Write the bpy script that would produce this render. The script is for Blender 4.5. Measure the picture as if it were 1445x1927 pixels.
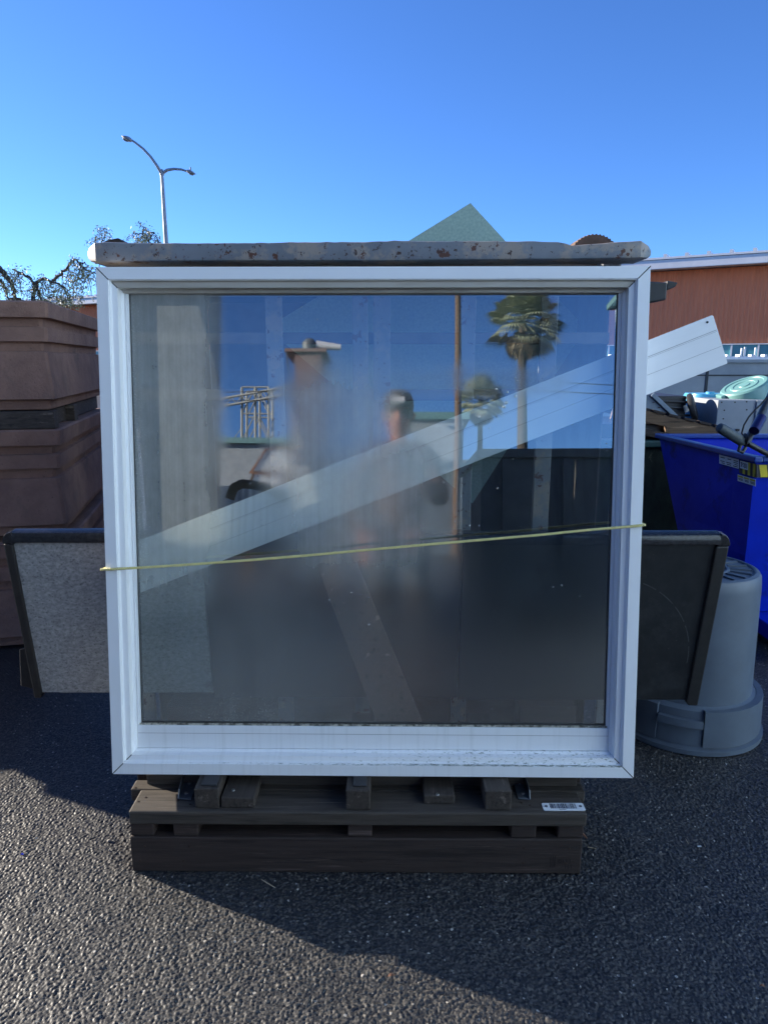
import bpy, bmesh, math, random
import numpy as np
from mathutils import Vector, Matrix, Euler
from math import sin, cos, tan, radians, pi

for o in list(bpy.data.objects): bpy.data.objects.remove(o)
sc = bpy.context.scene
COL = sc.collection
random.seed(7)

# ------------------------------------------------------------------ camera, sky, sun, exposure
PITCH = radians(12.0); HC = 1.42; FPX = 1336.0
cam_d = bpy.data.cameras.new("camera"); cam = bpy.data.objects.new("camera", cam_d); COL.objects.link(cam)
cam.location = (0, 0, HC); cam.rotation_euler = (radians(90) - PITCH, 0, 0)
cam_d.sensor_fit = 'VERTICAL'; cam_d.sensor_height = 34.6; cam_d.sensor_width = 25.95
cam_d.lens = 34.6 * FPX / 1927.0
cam_d.clip_start = 0.02; cam_d.clip_end = 1200
sc.camera = cam

SUN_AZ = radians(-64.6)      # from +Y towards -X : behind the window, on the left
SUN_EL = radians(16.5)
w = bpy.data.worlds.new("World"); sc.world = w; w.use_nodes = True
nt = w.node_tree; nt.nodes.clear()
sky = nt.nodes.new('ShaderNodeTexSky'); sky.sky_type = 'NISHITA'; sky.sun_disc = False
sky.sun_elevation = SUN_EL; sky.sun_rotation = SUN_AZ
sky.air_density = 0.8; sky.dust_density = 0.1; sky.ozone_density = 8.0; sky.altitude = 0
bg = nt.nodes.new('ShaderNodeBackground'); bg.inputs['Strength'].default_value = 0.10
wo = nt.nodes.new('ShaderNodeOutputWorld')
hs = nt.nodes.new('ShaderNodeHueSaturation'); hs.inputs['Saturation'].default_value = 1.0; hs.inputs['Value'].default_value = 1.0
ml = nt.nodes.new('ShaderNodeMix'); ml.data_type = 'RGBA'; ml.blend_type = 'MULTIPLY'; ml.inputs[0].default_value = 1.0; ml.inputs[7].default_value = (1.0, 0.93, 1.0, 1)
nt.links.new(sky.outputs[0], hs.inputs['Color']); nt.links.new(hs.outputs[0], ml.inputs[6])
nt.links.new(ml.outputs[2], bg.inputs[0]); nt.links.new(bg.outputs[0], wo.inputs[0])
sun_d = bpy.data.lights.new("sun", 'SUN'); sun_d.energy = 5.0; sun_d.angle = radians(0.55); sun_d.color = (1.0, 0.90, 0.75)
sun = bpy.data.objects.new("sun", sun_d); COL.objects.link(sun)
sdir = Vector((sin(SUN_AZ) * cos(SUN_EL), cos(SUN_AZ) * cos(SUN_EL), sin(SUN_EL)))
sun.rotation_euler = (-sdir).to_track_quat('-Z', 'Y').to_euler(); sun.location = (-8, 4, 6)
sc.view_settings.view_transform = 'Standard'; sc.view_settings.look = 'None'
sc.view_settings.exposure = 1.42; sc.view_settings.gamma = 1.0
sc.render.engine = 'CYCLES'
try:
    sc.cycles.transparent_max_bounces = 24; sc.cycles.max_bounces = 10; sc.cycles.glossy_bounces = 6
    sc.cycles.caustics_reflective = False; sc.cycles.caustics_refractive = False
except Exception: pass

# ------------------------------------------------------------------ measuring helpers (photo pixel -> place in the world at a chosen distance)
CO = Vector((0, 0, HC))
def ray(px, py):
    x = (px - 722.5) / FPX; y = -(py - 963.5) / FPX
    return Vector((x, cos(PITCH) + y * sin(PITCH), -sin(PITCH) + y * cos(PITCH)))
def P(px, py, Y):
    r = ray(px, py); return CO + r * (Y / r.y)
def G(px, py, z=0.0):
    r = ray(px, py); return CO + r * ((z - HC) / r.z)
# window frame of reference: x across, y up the leaning pane, z out towards the viewer
WBL = Vector((-0.7765, 1.8308, 0.264))
_U = Vector((0.7066 + 0.7765, 1.8107 - 1.8308, 0)).normalized()
_T = radians(7.0)
_N = Vector((_U.y, -_U.x, 0)) * cos(_T) + Vector((0, 0, sin(_T)))
_V = _N.cross(_U)
WM = Matrix(((_U.x, _V.x, _N.x, WBL.x), (_U.y, _V.y, _N.y, WBL.y), (_U.z, _V.z, _N.z, WBL.z), (0, 0, 0, 1)))
def Wn(px, py, d=0.0):
    r = ray(px, py); p0 = WBL + _N * d
    q = CO + r * ((p0 - CO).dot(_N) / r.dot(_N)) - WBL
    return Vector((q.dot(_U), q.dot(_V), d))
def R(px, py, d):              # a point seen in the pane, at path length d
    r = ray(px, py).normalized(); p0 = WBL - _N * 0.055
    s = (p0 - CO).dot(_N) / r.dot(_N); q = CO + r * s
    r2 = r - 2 * r.dot(_N) * _N
    return q + r2 * (d - s)

# ------------------------------------------------------------------ objects
WMAT = {}
def tag(o, label=None, cat=None, group=None, kind=None):
    if label: o['label'] = label
    if cat: o['category'] = cat
    if group: o['group'] = group
    if kind: o['kind'] = kind
    return o
def thing(name, label, cat, loc=(0, 0, 0), group=None, M=None):
    o = bpy.data.objects.new(name, None); COL.objects.link(o); o.empty_display_size = 0.1
    m = M.copy() if M is not None else Matrix.Translation(Vector(loc))
    o.matrix_world = m; WMAT[o] = m
    return tag(o, label, cat, group)

class MB:
    def __init__(s): s.bm = bmesh.new()
    def face(s, pts, mi=0):
        vs = [s.bm.verts.new(Vector(p)) for p in pts]
        f = s.bm.faces.new(vs); f.material_index = mi; return f
    def box(s, a, b, M=None, mi=0):
        (x0, y0, z0), (x1, y1, z1) = a, b
        c = [Vector(p) for p in ((x0,y0,z0),(x1,y0,z0),(x1,y1,z0),(x0,y1,z0),(x0,y0,z1),(x1,y0,z1),(x1,y1,z1),(x0,y1,z1))]
        if M is not None: c = [M @ p for p in c]
        vs = [s.bm.verts.new(p) for p in c]
        for q in ((0,3,2,1),(4,5,6,7),(0,1,5,4),(1,2,6,5),(2,3,7,6),(3,0,4,7)):
            s.bm.faces.new([vs[i] for i in q]).material_index = mi
        return s
    def hexa(s, c, mi=0):
        vs = [s.bm.verts.new(Vector(p)) for p in c]
        for q in ((0,3,2,1),(4,5,6,7),(0,1,5,4),(1,2,6,5),(2,3,7,6),(3,0,4,7)):
            s.bm.faces.new([vs[i] for i in q]).material_index = mi
        return s
    def bar(s, p0, p1, w_, h_, up=(0, 0, 1), mi=0):
        p0, p1 = Vector(p0), Vector(p1); d = (p1 - p0); L = d.length; d.normalize()
        up = Vector(up); x = d.cross(up)
        if x.length < 1e-4: x = d.cross(Vector((1, 0, 0)))
        x.normalize(); u = x.cross(d).normalized()
        M = Matrix(((x.x, d.x, u.x, p0.x), (x.y, d.y, u.y, p0.y), (x.z, d.z, u.z, p0.z), (0, 0, 0, 1)))
        return s.box((-w_/2, 0, -h_/2), (w_/2, L, h_/2), M, mi)
    def tube(s, pts, rad, seg=10, cap=True, mi=0):
        pts = [Vector(p) for p in pts]; n = len(pts)
        rs = rad if isinstance(rad, (list, tuple)) else [rad] * n
        rings = []; ref = None
        for i, p in enumerate(pts):
            if i == 0: t = pts[1] - pts[0]
            elif i == n - 1: t = pts[-1] - pts[-2]
            else: t = (pts[i+1] - pts[i]).normalized() + (pts[i] - pts[i-1]).normalized()
            if t.length < 1e-7: t = Vector((0, 0, 1))
            t.normalize()
            if ref is None:
                ref = t.orthogonal().normalized()
            else:
                ref = (ref - t * ref.dot(t))
                ref = ref.normalized() if ref.length > 1e-6 else t.orthogonal().normalized()
            b = t.cross(ref)
            rings.append([s.bm.verts.new(p + (ref * cos(2*pi*k/seg) + b * sin(2*pi*k/seg)) * rs[i]) for k in range(seg)])
        for i in range(n - 1):
            for k in range(seg):
                f = s.bm.faces.new((rings[i][k], rings[i][(k+1) % seg], rings[i+1][(k+1) % seg], rings[i+1][k])); f.material_index = mi
        if cap:
            s.bm.faces.new(list(reversed(rings[0]))).material_index = mi
            s.bm.faces.new(rings[-1]).material_index = mi
        return s
    def lathe(s, prof, M=None, seg=48, mi=0):
        M = M or Matrix.Identity(4); rings = []
        for (r, z) in prof:
            if r < 1e-5: rings.append([s.bm.verts.new(M @ Vector((0, 0, z)))])
            else: rings.append([s.bm.verts.new(M @ Vector((r*cos(2*pi*k/seg), r*sin(2*pi*k/seg), z))) for k in range(seg)])
        for i in range(len(prof) - 1):
            a, b = rings[i], rings[i+1]
            for k in range(seg):
                k2 = (k+1) % seg
                if len(a) == 1 and len(b) == 1: continue
                if len(a) == 1: f = s.bm.faces.new((a[0], b[k2], b[k]))
                elif len(b) == 1: f = s.bm.faces.new((a[k], a[k2], b[0]))
                else: f = s.bm.faces.new((a[k], a[k2], b[k2], b[k]))
                f.material_index = mi
        return s
    def prism(s, poly, M, d0, d1, mi=0):      # poly in M's xy plane, extruded along its z
        a = [s.bm.verts.new(M @ Vector((x, y, d0))) for x, y in poly]
        b = [s.bm.verts.new(M @ Vector((x, y, d1))) for x, y in poly]
        s.bm.faces.new(list(reversed(a))).material_index = mi; s.bm.faces.new(b).material_index = mi
        n = len(poly)
        for i in range(n): s.bm.faces.new((a[i], a[(i+1) % n], b[(i+1) % n], b[i])).material_index = mi
        return s
    def loft(s, loops, cap=True, mi=0):
        rs = [[s.bm.verts.new(Vector(p)) for p in L] for L in loops]
        for i in range(len(rs) - 1):
            n = len(rs[i])
            for k in range(n):
                s.bm.faces.new((rs[i][k], rs[i][(k+1) % n], rs[i+1][(k+1) % n], rs[i+1][k])).material_index = mi
        if cap:
            s.bm.faces.new(list(reversed(rs[0]))).material_index = mi; s.bm.faces.new(rs[-1]).material_index = mi
        return s
    def build(s, name, mats, parent=None, local=False, bevel=0, smooth=False, seg=2, angle=35):
        if not isinstance(mats, (list, tuple)): mats = [mats]
        bm = s.bm; bmesh.ops.recalc_face_normals(bm, faces=bm.faces[:])
        me = bpy.data.meshes.new(name)
        if parent is not None:
            if not local: bm.transform(WMAT[parent].inverted())
            m = WMAT[parent]
        else:
            xs = [v.co for v in bm.verts]
            c = Vector(((min(v.x for v in xs)+max(v.x for v in xs))/2, (min(v.y for v in xs)+max(v.y for v in xs))/2, min(v.z for v in xs)))
            m = Matrix.Translation(c); bm.transform(m.inverted())
        if smooth:
            for f in bm.faces: f.smooth = True
        bm.to_mesh(me); bm.free()
        for m_ in mats: me.materials.append(m_)
        if smooth and angle:
            try: me.set_sharp_from_angle(angle=radians(angle))
            except Exception: pass
        o = bpy.data.objects.new(name, me); COL.objects.link(o)
        if parent is not None: o.parent = parent
        else: o.matrix_world = m
        WMAT[o] = m
        if bevel:
            b = o.modifiers.new('bevel', 'BEVEL'); b.width = bevel; b.segments = seg; b.limit_method = 'ANGLE'; b.angle_limit = radians(40)
        return o
def copy_thing(root, loc, rotz=0.0, label=None):
    def rec(o, parent):
        c = o.copy(); COL.objects.link(c); c.parent = parent
        for ch in o.children: rec(ch, c)
        return c
    r = rec(root, None)
    r.location = loc; r.rotation_euler = (0, 0, rotz)
    if label: r['label'] = label
    return r

# ------------------------------------------------------------------ materials
def new_mat(name):
    m = bpy.data.materials.new(name); m.use_nodes = True; nt = m.node_tree
    return m, nt, nt.nodes['Principled BSDF']
def N(nt, t, **kw):
    n = nt.nodes.new(t)
    for k, v in kw.items():
        if k in n.inputs: n.inputs[k].default_value = v
        else: setattr(n, k, v)
    return n
def coords(nt, scale=(1, 1, 1), rot=(0, 0, 0)):
    tc = N(nt, 'ShaderNodeTexCoord'); mp = N(nt, 'ShaderNodeMapping')
    mp.inputs['Scale'].default_value = scale; mp.inputs['Rotation'].default_value = rot
    nt.links.new(tc.outputs['Object'], mp.inputs['Vector']); return mp.outputs[0]
def noise(nt, vec, scale, detail=6, rough=0.6, dist=0.0):
    n = N(nt, 'ShaderNodeTexNoise'); n.inputs['Scale'].default_value = scale; n.inputs['Detail'].default_value = detail
    n.inputs['Roughness'].default_value = rough; n.inputs['Distortion'].default_value = dist
    nt.links.new(vec, n.inputs['Vector']); return n.outputs[0]
def ramp(nt, fac, stops):
    r = N(nt, 'ShaderNodeValToRGB'); els = r.color_ramp.elements
    while len(els) < len(stops): els.new(0.5)
    for e, (p, c) in zip(els, stops):
        e.position = p; e.color = (c, c, c, 1) if isinstance(c, (int, float)) else (*c, 1)
    nt.links.new(fac, r.inputs[0]); return r.outputs[0]
def mixc(nt, fac, a, b):
    m = N(nt, 'ShaderNodeMix', data_type='RGBA')
    for i, v in ((0, fac), (6, a), (7, b)):
        if hasattr(v, 'is_linked') or hasattr(v, 'links'): nt.links.new(v, m.inputs[i])
        else: m.inputs[i].default_value = (*v, 1) if isinstance(v, (tuple, list)) else v
    return m.outputs[2]
def mth(nt, op, a, b=0.0, c=None, clamp=False):
    m = N(nt, 'ShaderNodeMath', operation=op); m.use_clamp = clamp
    for i, v in enumerate((a, b) if c is None else (a, b, c)):
        if hasattr(v, 'links'): nt.links.new(v, m.inputs[i])
        else: m.inputs[i].default_value = v
    return m.outputs[0]
def bumpn(nt, b, h, strength, dist):
    bn = N(nt, 'ShaderNodeBump'); bn.inputs['Strength'].default_value = strength; bn.inputs['Distance'].default_value = dist
    nt.links.new(h, bn.inputs['Height']); nt.links.new(bn.outputs[0], b.inputs['Normal'])
def mat(name, c1, c2=None, scale=8, rough=0.6, metal=0.0, stretch=(1, 1, 1), bump=0.2, bdist=0.002, bscale=None,
        spots=None, spec=0.5, lo=0.35, hi=0.65, rvar=0.12, rot=(0, 0, 0)):
    m, nt, b = new_mat(name)
    c2 = c2 or tuple(x * 0.78 for x in c1)
    v = coords(nt, stretch, rot)
    n1 = noise(nt, v, scale, 8, 0.62)
    col = mixc(nt, ramp(nt, n1, [(lo, 0.0), (hi, 1.0)]), c1, c2)
    if spots:      # list of (colour, scale, threshold, softness)
        for (sc_, ss, th, so) in spots:
            n2 = noise(nt, v, ss, 6, 0.7)
            col = mixc(nt, ramp(nt, n2, [(th, 0.0), (min(1, th + so), 1.0)]), col, sc_)
    nt.links.new(col, b.inputs['Base Color'])
    b.inputs['Metallic'].default_value = metal; b.inputs['Specular IOR Level'].default_value = spec
    rr = mth(nt, 'MULTIPLY_ADD', n1, rvar * 2, rough - rvar); nt.links.new(rr, b.inputs['Roughness'])
    if bump:
        nb = noise(nt, v, bscale or scale * 6, 6, 0.65)
        bumpn(nt, b, nb, bump, bdist)
    return m

M = {}
M['vinyl'] = mat('white_vinyl', (0.90, 0.90, 0.905), (0.86, 0.86, 0.865), 3, 0.38, stretch=(1, 1, 1), bump=0.08, bdist=0.001,
                 spots=[((0.50, 0.48, 0.43), 60, 0.74, 0.08)])
M['vinyl_shaded'] = mat('shaded_cream_vinyl', (0.55, 0.51, 0.45), (0.45, 0.41, 0.35), 6, 0.5, stretch=(1, 8, 8), bump=0.2,
                       spots=[((0.20, 0.18, 0.15), 38, 0.64, 0.05), ((0.20, 0.18, 0.15), 9, 0.70, 0.05)])  # shade under the head put into the vinyl colour, plus dark specks
def sill_mat():
    m, nt, b = new_mat('sill_vinyl')
    v = coords(nt); tc = N(nt, 'ShaderNodeTexCoord'); sp = N(nt, 'ShaderNodeSeparateXYZ'); nt.links.new(tc.outputs['Object'], sp.inputs[0])
    n1 = noise(nt, v, 3, 5); col = mixc(nt, n1, (0.90, 0.90, 0.905), (0.83, 0.84, 0.845))
    # streaks running down, algae and grit collected in the grooves, more towards the right
    vs = coords(nt, (60, 2.5, 1)); ns = noise(nt, vs, 1.0, 4, 0.6)
    col = mixc(nt, mth(nt, 'MULTIPLY', ramp(nt, ns, [(0.52, 0), (0.75, 1)]), 0.22), col, (0.45, 0.45, 0.42))
    g = mth(nt, 'MULTIPLY', mth(nt, 'LESS_THAN', sp.outputs[1], 0.062), mth(nt, 'GREATER_THAN', sp.outputs[1], 0.0305))
    fr = N(nt, 'ShaderNodeMapRange'); nt.links.new(sp.outputs[0], fr.inputs[0])
    fr.inputs[1].default_value = 0.0; fr.inputs[2].default_value = 1.0; fr.inputs[3].default_value = 0.00; fr.inputs[4].default_value = 0.13
    n3 = noise(nt, coords(nt, (1, 3, 3)), 70, 8, 0.75)
    th = mth(nt, 'SUBTRACT', 0.68, fr.outputs[0])
    spk = mth(nt, 'MULTIPLY', mth(nt, 'MULTIPLY', mth(nt, 'SUBTRACT', n3, th), 14, clamp=True), g)
    col = mixc(nt, mth(nt, 'MULTIPLY', spk, 0.85), col, (0.10, 0.13, 0.07))
    # dirty groove line
    d = mth(nt, 'ABSOLUTE', mth(nt, 'SUBTRACT', sp.outputs[1], 0.0335)); ln = mth(nt, 'LESS_THAN', d, 0.0016)
    n4 = noise(nt, coords(nt, (1, 6, 6)), 55, 8, 0.8)
    ln = mth(nt, 'MULTIPLY', ln, mth(nt, 'MULTIPLY', mth(nt, 'SUBTRACT', n4, mth(nt, 'SUBTRACT', 0.60, mth(nt, 'MULTIPLY', fr.outputs[0], 1.4))), 9, clamp=True))
    col = mixc(nt, mth(nt, 'MULTIPLY', ln, 0.9), col, (0.07, 0.09, 0.05))
    nt.links.new(col, b.inputs['Base Color']); b.inputs['Roughness'].default_value = 0.4
    return m
M['sill'] = sill_mat()
M['gasket'] = mat('black_gasket', (0.02, 0.02, 0.022), (0.05, 0.05, 0.045), 40, 0.6)
M['mildew'] = mat('mildewed_glazing_tape', (0.5, 0.46, 0.38), (0.10, 0.09, 0.07), 60, 0.7, lo=0.42, hi=0.58)
M['dark_seam'] = mat('dark_seam', (0.03, 0.03, 0.03), (0.02, 0.02, 0.02), 10, 0.8)
def glass_mat():
    m, nt, b = new_mat('fogged_window_glass'); nt.nodes.remove(b); out = nt.nodes['Material Output']
    tc = N(nt, 'ShaderNodeTexCoord'); sp = N(nt, 'ShaderNodeSeparateXYZ'); nt.links.new(tc.outputs['Object'], sp.inputs[0])
    X, Y = sp.outputs[0], sp.outputs[1]
    v = coords(nt)
    nz = noise(nt, v, 5, 5, 0.6); wob = mth(nt, 'MULTIPLY', mth(nt, 'SUBTRACT', nz, 0.5), 0.10)
    Xw = mth(nt, 'ADD', X, wob); Yw = mth(nt, 'ADD', Y, wob)
    def band(s, a, b_, soft):
        up = mth(nt, 'DIVIDE', mth(nt, 'SUBTRACT', s, a), soft, clamp=True)
        dn = mth(nt, 'DIVIDE', mth(nt, 'SUBTRACT', b_, s), soft, clamp=True)
        return mth(nt, 'MULTIPLY', up, dn)
    def patch(x0, x1, y0, y1, sx, sy, k):
        return mth(nt, 'MULTIPLY', mth(nt, 'MULTIPLY', band(Xw, x0, x1, sx), band(Yw, y0, y1, sy)), k)
    ps = [patch(-0.2, 0.34, 0.35, 1.6, 0.07, 0.25, 0.85),       # left column
          patch(-0.2, 0.95, -0.3, 0.70, 0.50, 0.40, 0.48),      # lower left veil
          patch(0.45, 0.86, 0.60, 1.21, 0.12, 0.14, 0.95),      # clouded middle
          patch(0.70, 1.32, 1.06, 1.185, 0.06, 0.04, 0.30),     # smeared band
          patch(0.40, 1.00, 0.50, 1.03, 0.14, 0.14, 0.85),     # over the figure
          patch(-0.2, 1.6, -0.2, 0.30, 0.3, 0.2, 0.06)]
    fog = ps[0]
    for p in ps[1:]: fog = mth(nt, 'MAXIMUM', fog, p)
    fine = ramp(nt, noise(nt, coords(nt, (2, 1, 1)), 14, 8, 0.65), [(0.3, 0.75), (0.7, 1.0)])
    streak = ramp(nt, noise(nt, coords(nt, (55, 1.4, 1)), 1.0, 4, 0.55), [(0.3, 0.80), (0.7, 1.05)])
    fog = mth(nt, 'MULTIPLY', mth(nt, 'MULTIPLY', fog, fine), streak)
    fog = mth(nt, 'ADD', fog, mth(nt, 'MULTIPLY', streak, 0.045))
    # mineral speckle along the left and right edges and bottom-left
    vo = noise(nt, v, 220, 3, 0.8)
    edge = mth(nt, 'MAXIMUM', band(Xw, -0.2, 0.115, 0.05), mth(nt, 'MULTIPLY', band(Xw, 1.33, 1.7, 0.08), band(Yw, 0.35, 0.95, 0.15)))
    edge = mth(nt, 'MAXIMUM', edge, mth(nt, 'MULTIPLY', patch(0.0, 0.7, 0.0, 0.26, 0.2, 0.08, 1.0), 0.7))
    spk = mth(nt, 'MULTIPLY', ramp(nt, vo, [(0.56, 0.0), (0.64, 1.0)]), mth(nt, 'MULTIPLY', edge, noise(nt, v, 9, 4, 0.7)))
    # beads of water
    vr = N(nt, 'ShaderNodeTexVoronoi'); vr.inputs['Scale'].default_value = 42; nt.links.new(v, vr.inputs['Vector'])
    dm = noise(nt, v, 3.1, 3, 0.6)
    rr_ = mth(nt, 'MULTIPLY', mth(nt, 'SUBTRACT', dm, 0.49), 0.9, clamp=True)
    bead = mth(nt, 'LESS_THAN', vr.outputs['Distance'], rr_)
    sep = N(nt, 'ShaderNodeSeparateColor'); nt.links.new(vr.outputs['Color'], sep.inputs[0])
    bead = mth(nt, 'MULTIPLY', bead, mth(nt, 'GREATER_THAN', sep.outputs[0], 0.55))
    h = mth(nt, 'MULTIPLY', bead, mth(nt, 'SUBTRACT', rr_, vr.outputs['Distance']))
    bn = N(nt, 'ShaderNodeBump'); bn.inputs['Strength'].default_value = 0.9; bn.inputs['Distance'].default_value = 0.02; nt.links.new(h, bn.inputs['Height'])
    wv = noise(nt, v, 1.3, 2, 0.4)
    bn2 = N(nt, 'ShaderNodeBump'); bn2.inputs['Strength'].default_value = 0.05; bn2.inputs['Distance'].default_value = 0.02
    nt.links.new(wv, bn2.inputs['Height']); nt.links.new(bn.outputs[0], bn2.inputs['Normal'])
    gl = N(nt, 'ShaderNodeBsdfGlossy'); gl.inputs['Color'].default_value = (0.97, 0.99, 1.0, 1)
    nt.links.new(bn2.outputs[0], gl.inputs['Normal'])
    veil = mth(nt, 'MULTIPLY', mth(nt, 'DIVIDE', mth(nt, 'SUBTRACT', 0.72, Yw), 0.40, clamp=True), 0.24)
    nt.links.new(mth(nt, 'MAXIMUM', mth(nt, 'MULTIPLY_ADD', fog, 0.15, 0.004), veil), gl.inputs['Roughness'])
    tr = N(nt, 'ShaderNodeBsdfTransparent'); tr.inputs['Color'].default_value = (0.94, 1.0, 0.99, 1)
    fr = N(nt, 'ShaderNodeFresnel'); fr.inputs['IOR'].default_value = 1.6
    rf = mth(nt, 'ADD', mth(nt, 'MULTIPLY', fr.outputs[0], 0.9), GLASS_R, clamp=True)
    mx = N(nt, 'ShaderNodeMixShader'); nt.links.new(rf, mx.inputs[0]); nt.links.new(tr.outputs[0], mx.inputs[1]); nt.links.new(gl.outputs[0], mx.inputs[2])
    df = N(nt, 'ShaderNodeBsdfDiffuse'); df.inputs['Color'].default_value = (0.62, 0.64, 0.60, 1)
    tl = N(nt, 'ShaderNodeBsdfTranslucent'); tl.inputs['Color'].default_value = (0.62, 0.64, 0.60, 1)
    a = N(nt, 'ShaderNodeMixShader'); a.inputs[0].default_value = 0.14; nt.links.new(df.outputs[0], a.inputs[1]); nt.links.new(tl.outputs[0], a.inputs[2])
    ff = mth(nt, 'ADD', mth(nt, 'MULTIPLY', fog, FOG_K), mth(nt, 'MULTIPLY', spk, 0.5), clamp=True)
    mx2 = N(nt, 'ShaderNodeMixShader'); nt.links.new(ff, mx2.inputs[0]); nt.links.new(mx.outputs[0], mx2.inputs[1]); nt.links.new(a.outputs[0], mx2.inputs[2])
    nt.links.new(mx2.outputs[0], out.inputs[0])
    return m
GLASS_R = 0.24; FOG_K = 0.56
M['glass'] = glass_mat()
m_, nt_, b_ = new_mat('glass_rear'); nt_.nodes.remove(b_); t_ = N(nt_, 'ShaderNodeBsdfTransparent'); t_.inputs['Color'].default_value = (0.97, 0.99, 0.98, 1)
nt_.links.new(t_.outputs[0], nt_.nodes['Material Output'].inputs[0]); M['glass_rear'] = m_

def asphalt_mat():
    m, nt, b = new_mat('asphalt')
    v = coords(nt)
    vo = N(nt, 'ShaderNodeTexVoronoi'); vo.inputs['Scale'].default_value = 190; nt.links.new(v, vo.inputs['Vector'])
    sep = N(nt, 'ShaderNodeSeparateColor'); nt.links.new(vo.outputs['Color'], sep.inputs[0])
    n1 = ramp(nt, noise(nt, v, 1.6, 6, 0.65), [(0.38, 0.0), (0.62, 1.0)])
    col = mixc(nt, n1, (0.006, 0.0075, 0.011), (0.015, 0.0165, 0.020))
    col = mixc(nt, ramp(nt, sep.outputs[0], [(0.45, 0.0), (0.95, 1.0)]), col, (0.085, 0.077, 0.068))
    col = mixc(nt, ramp(nt, sep.outputs[1], [(0.992, 0.0), (0.995, 1.0)]), col, (0.34, 0.32, 0.29))
    nt.links.new(col, b.inputs['Base Color'])
    rg = mth(nt, 'MULTIPLY_ADD', sep.outputs[2], 0.22, 0.42); nt.links.new(rg, b.inputs['Roughness'])
    b.inputs['Specular IOR Level'].default_value = 0.62
    n2 = noise(nt, v, 420, 4, 0.7); bumpn(nt, b, n2, 0.5, 0.0012)
    return m
M['asphalt'] = asphalt_mat()
M['steel'] = mat('blue_grey_painted_steel', (0.205, 0.215, 0.235), (0.15, 0.158, 0.172), 5, 0.5, bump=0.25, bdist=0.003, bscale=14,
                 spots=[((0.30, 0.25, 0.21), 9, 0.52, 0.08), ((0.10, 0.038, 0.022), 19, 0.60, 0.012), ((0.05, 0.022, 0.014), 60, 0.605, 0.02), ((0.06, 0.045, 0.04), 130, 0.65, 0.02)])
M['steel_in'] = mat('rusty_steel_sheet', (0.13, 0.12, 0.11), (0.07, 0.045, 0.03), 4, 0.7, bump=0.2)
M['rust'] = mat('rusted_iron', (0.13, 0.075, 0.055), (0.08, 0.05, 0.04), 20, 0.85, bump=0.5)
def wood(name, c1, c2, axis=0, rough=0.75, spots=None):
    spots = (spots or []) + [(tuple(x*0.30 for x in c1), 1.1, 0.56, 0.10), (tuple(min(1, x*2.2+0.012) for x in c1), 0.8, 0.60, 0.08), (tuple(min(1, x*5+0.08) for x in c1), 3.1, 0.74, 0.03)]
    st = [45, 45, 45]; st[axis] = 2.2
    return mat(name, c1, c2, 2.2, rough, stretch=tuple(st), bump=0.5, bdist=0.003, bscale=6, spots=spots, lo=0.3, hi=0.7)
M['wood_dark'] = wood('weathered_dark_wood', (0.044, 0.028, 0.024), (0.022, 0.015, 0.013))
M['wood_grey'] = wood('grey_weathered_wood', (0.075, 0.060, 0.048), (0.036, 0.029, 0.024))
M['wood_end'] = wood('grey_weathered_bearer', (0.060, 0.047, 0.038), (0.033, 0.026, 0.022), axis=1)
M['wood_brown'] = wood('brown_pine', (0.17, 0.10, 0.055), (0.10, 0.06, 0.035))
M['galv'] = mat('galvanised_steel', (0.22, 0.24, 0.26), (0.15, 0.165, 0.18), 12, 0.42, metal=0.7, bump=0.05)
M['screw'] = mat('steel_screw', (0.42, 0.42, 0.42), None, 30, 0.35, metal=0.9, bump=0)
M['nail'] = mat('rusty_nail_head', (0.06, 0.035, 0.025), (0.03, 0.02, 0.015), 60, 0.6, metal=0.4)
M['rubber'] = mat('black_rubber', (0.018, 0.018, 0.02), (0.03, 0.03, 0.032), 20, 0.55, bump=0.1)
M['plate'] = mat('white_label_plate', (0.78, 0.80, 0.82), (0.72, 0.74, 0.76), 20, 0.4, bump=0.02)
M['ink'] = mat('black_ink', (0.02, 0.02, 0.025), (0.03, 0.03, 0.035), 20, 0.5, bump=0)
M['stamp'] = mat('burnt_stamp', (0.012, 0.009, 0.009), (0.02, 0.015, 0.013), 60, 0.9, bump=0)
M['rope'] = mat('yellow_poly_rope', (0.86, 0.76, 0.30), (0.74, 0.64, 0.28), 60, 0.5, bump=0.2)
M['board'] = mat('white_vinyl_board', (0.88, 0.88, 0.885), (0.83, 0.835, 0.84), 2, 0.45, stretch=(1, 10, 1), bump=0.1,
                 spots=[((0.35, 0.32, 0.27), 9, 0.78, 0.06)])
M['board_dark'] = mat('groove_grey', (0.40, 0.40, 0.41), (0.32, 0.32, 0.32), 8, 0.7, bump=0)  # flat darker grey for the groove and rail lines
M['granite'] = mat('grey_granite_back', (0.36, 0.36, 0.36), (0.20, 0.205, 0.21), 90, 0.7, stretch=(0.8, 1, 1.2), bump=0.15, bscale=140,
                   spots=[((0.10, 0.105, 0.11), 150, 0.57, 0.05), ((0.42, 0.40, 0.37), 4, 0.62, 0.12), ((0.16, 0.16, 0.165), 7, 0.60, 0.10)])
M['granite_dark'] = mat('black_granite_back', (0.010, 0.011, 0.013), (0.018, 0.019, 0.021), 18, 0.6, spec=0.3, bump=0.15, bscale=60,
                        spots=[((0.10, 0.10, 0.105), 120, 0.67, 0.05), ((0.035, 0.037, 0.04), 4, 0.52, 0.18)])
M['polish'] = mat('polished_black_granite', (0.012, 0.013, 0.016), (0.03, 0.03, 0.035), 90, 0.16, bump=0.03, rvar=0.05,
                  spots=[((0.22, 0.22, 0.22), 50, 0.74, 0.03)])
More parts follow.
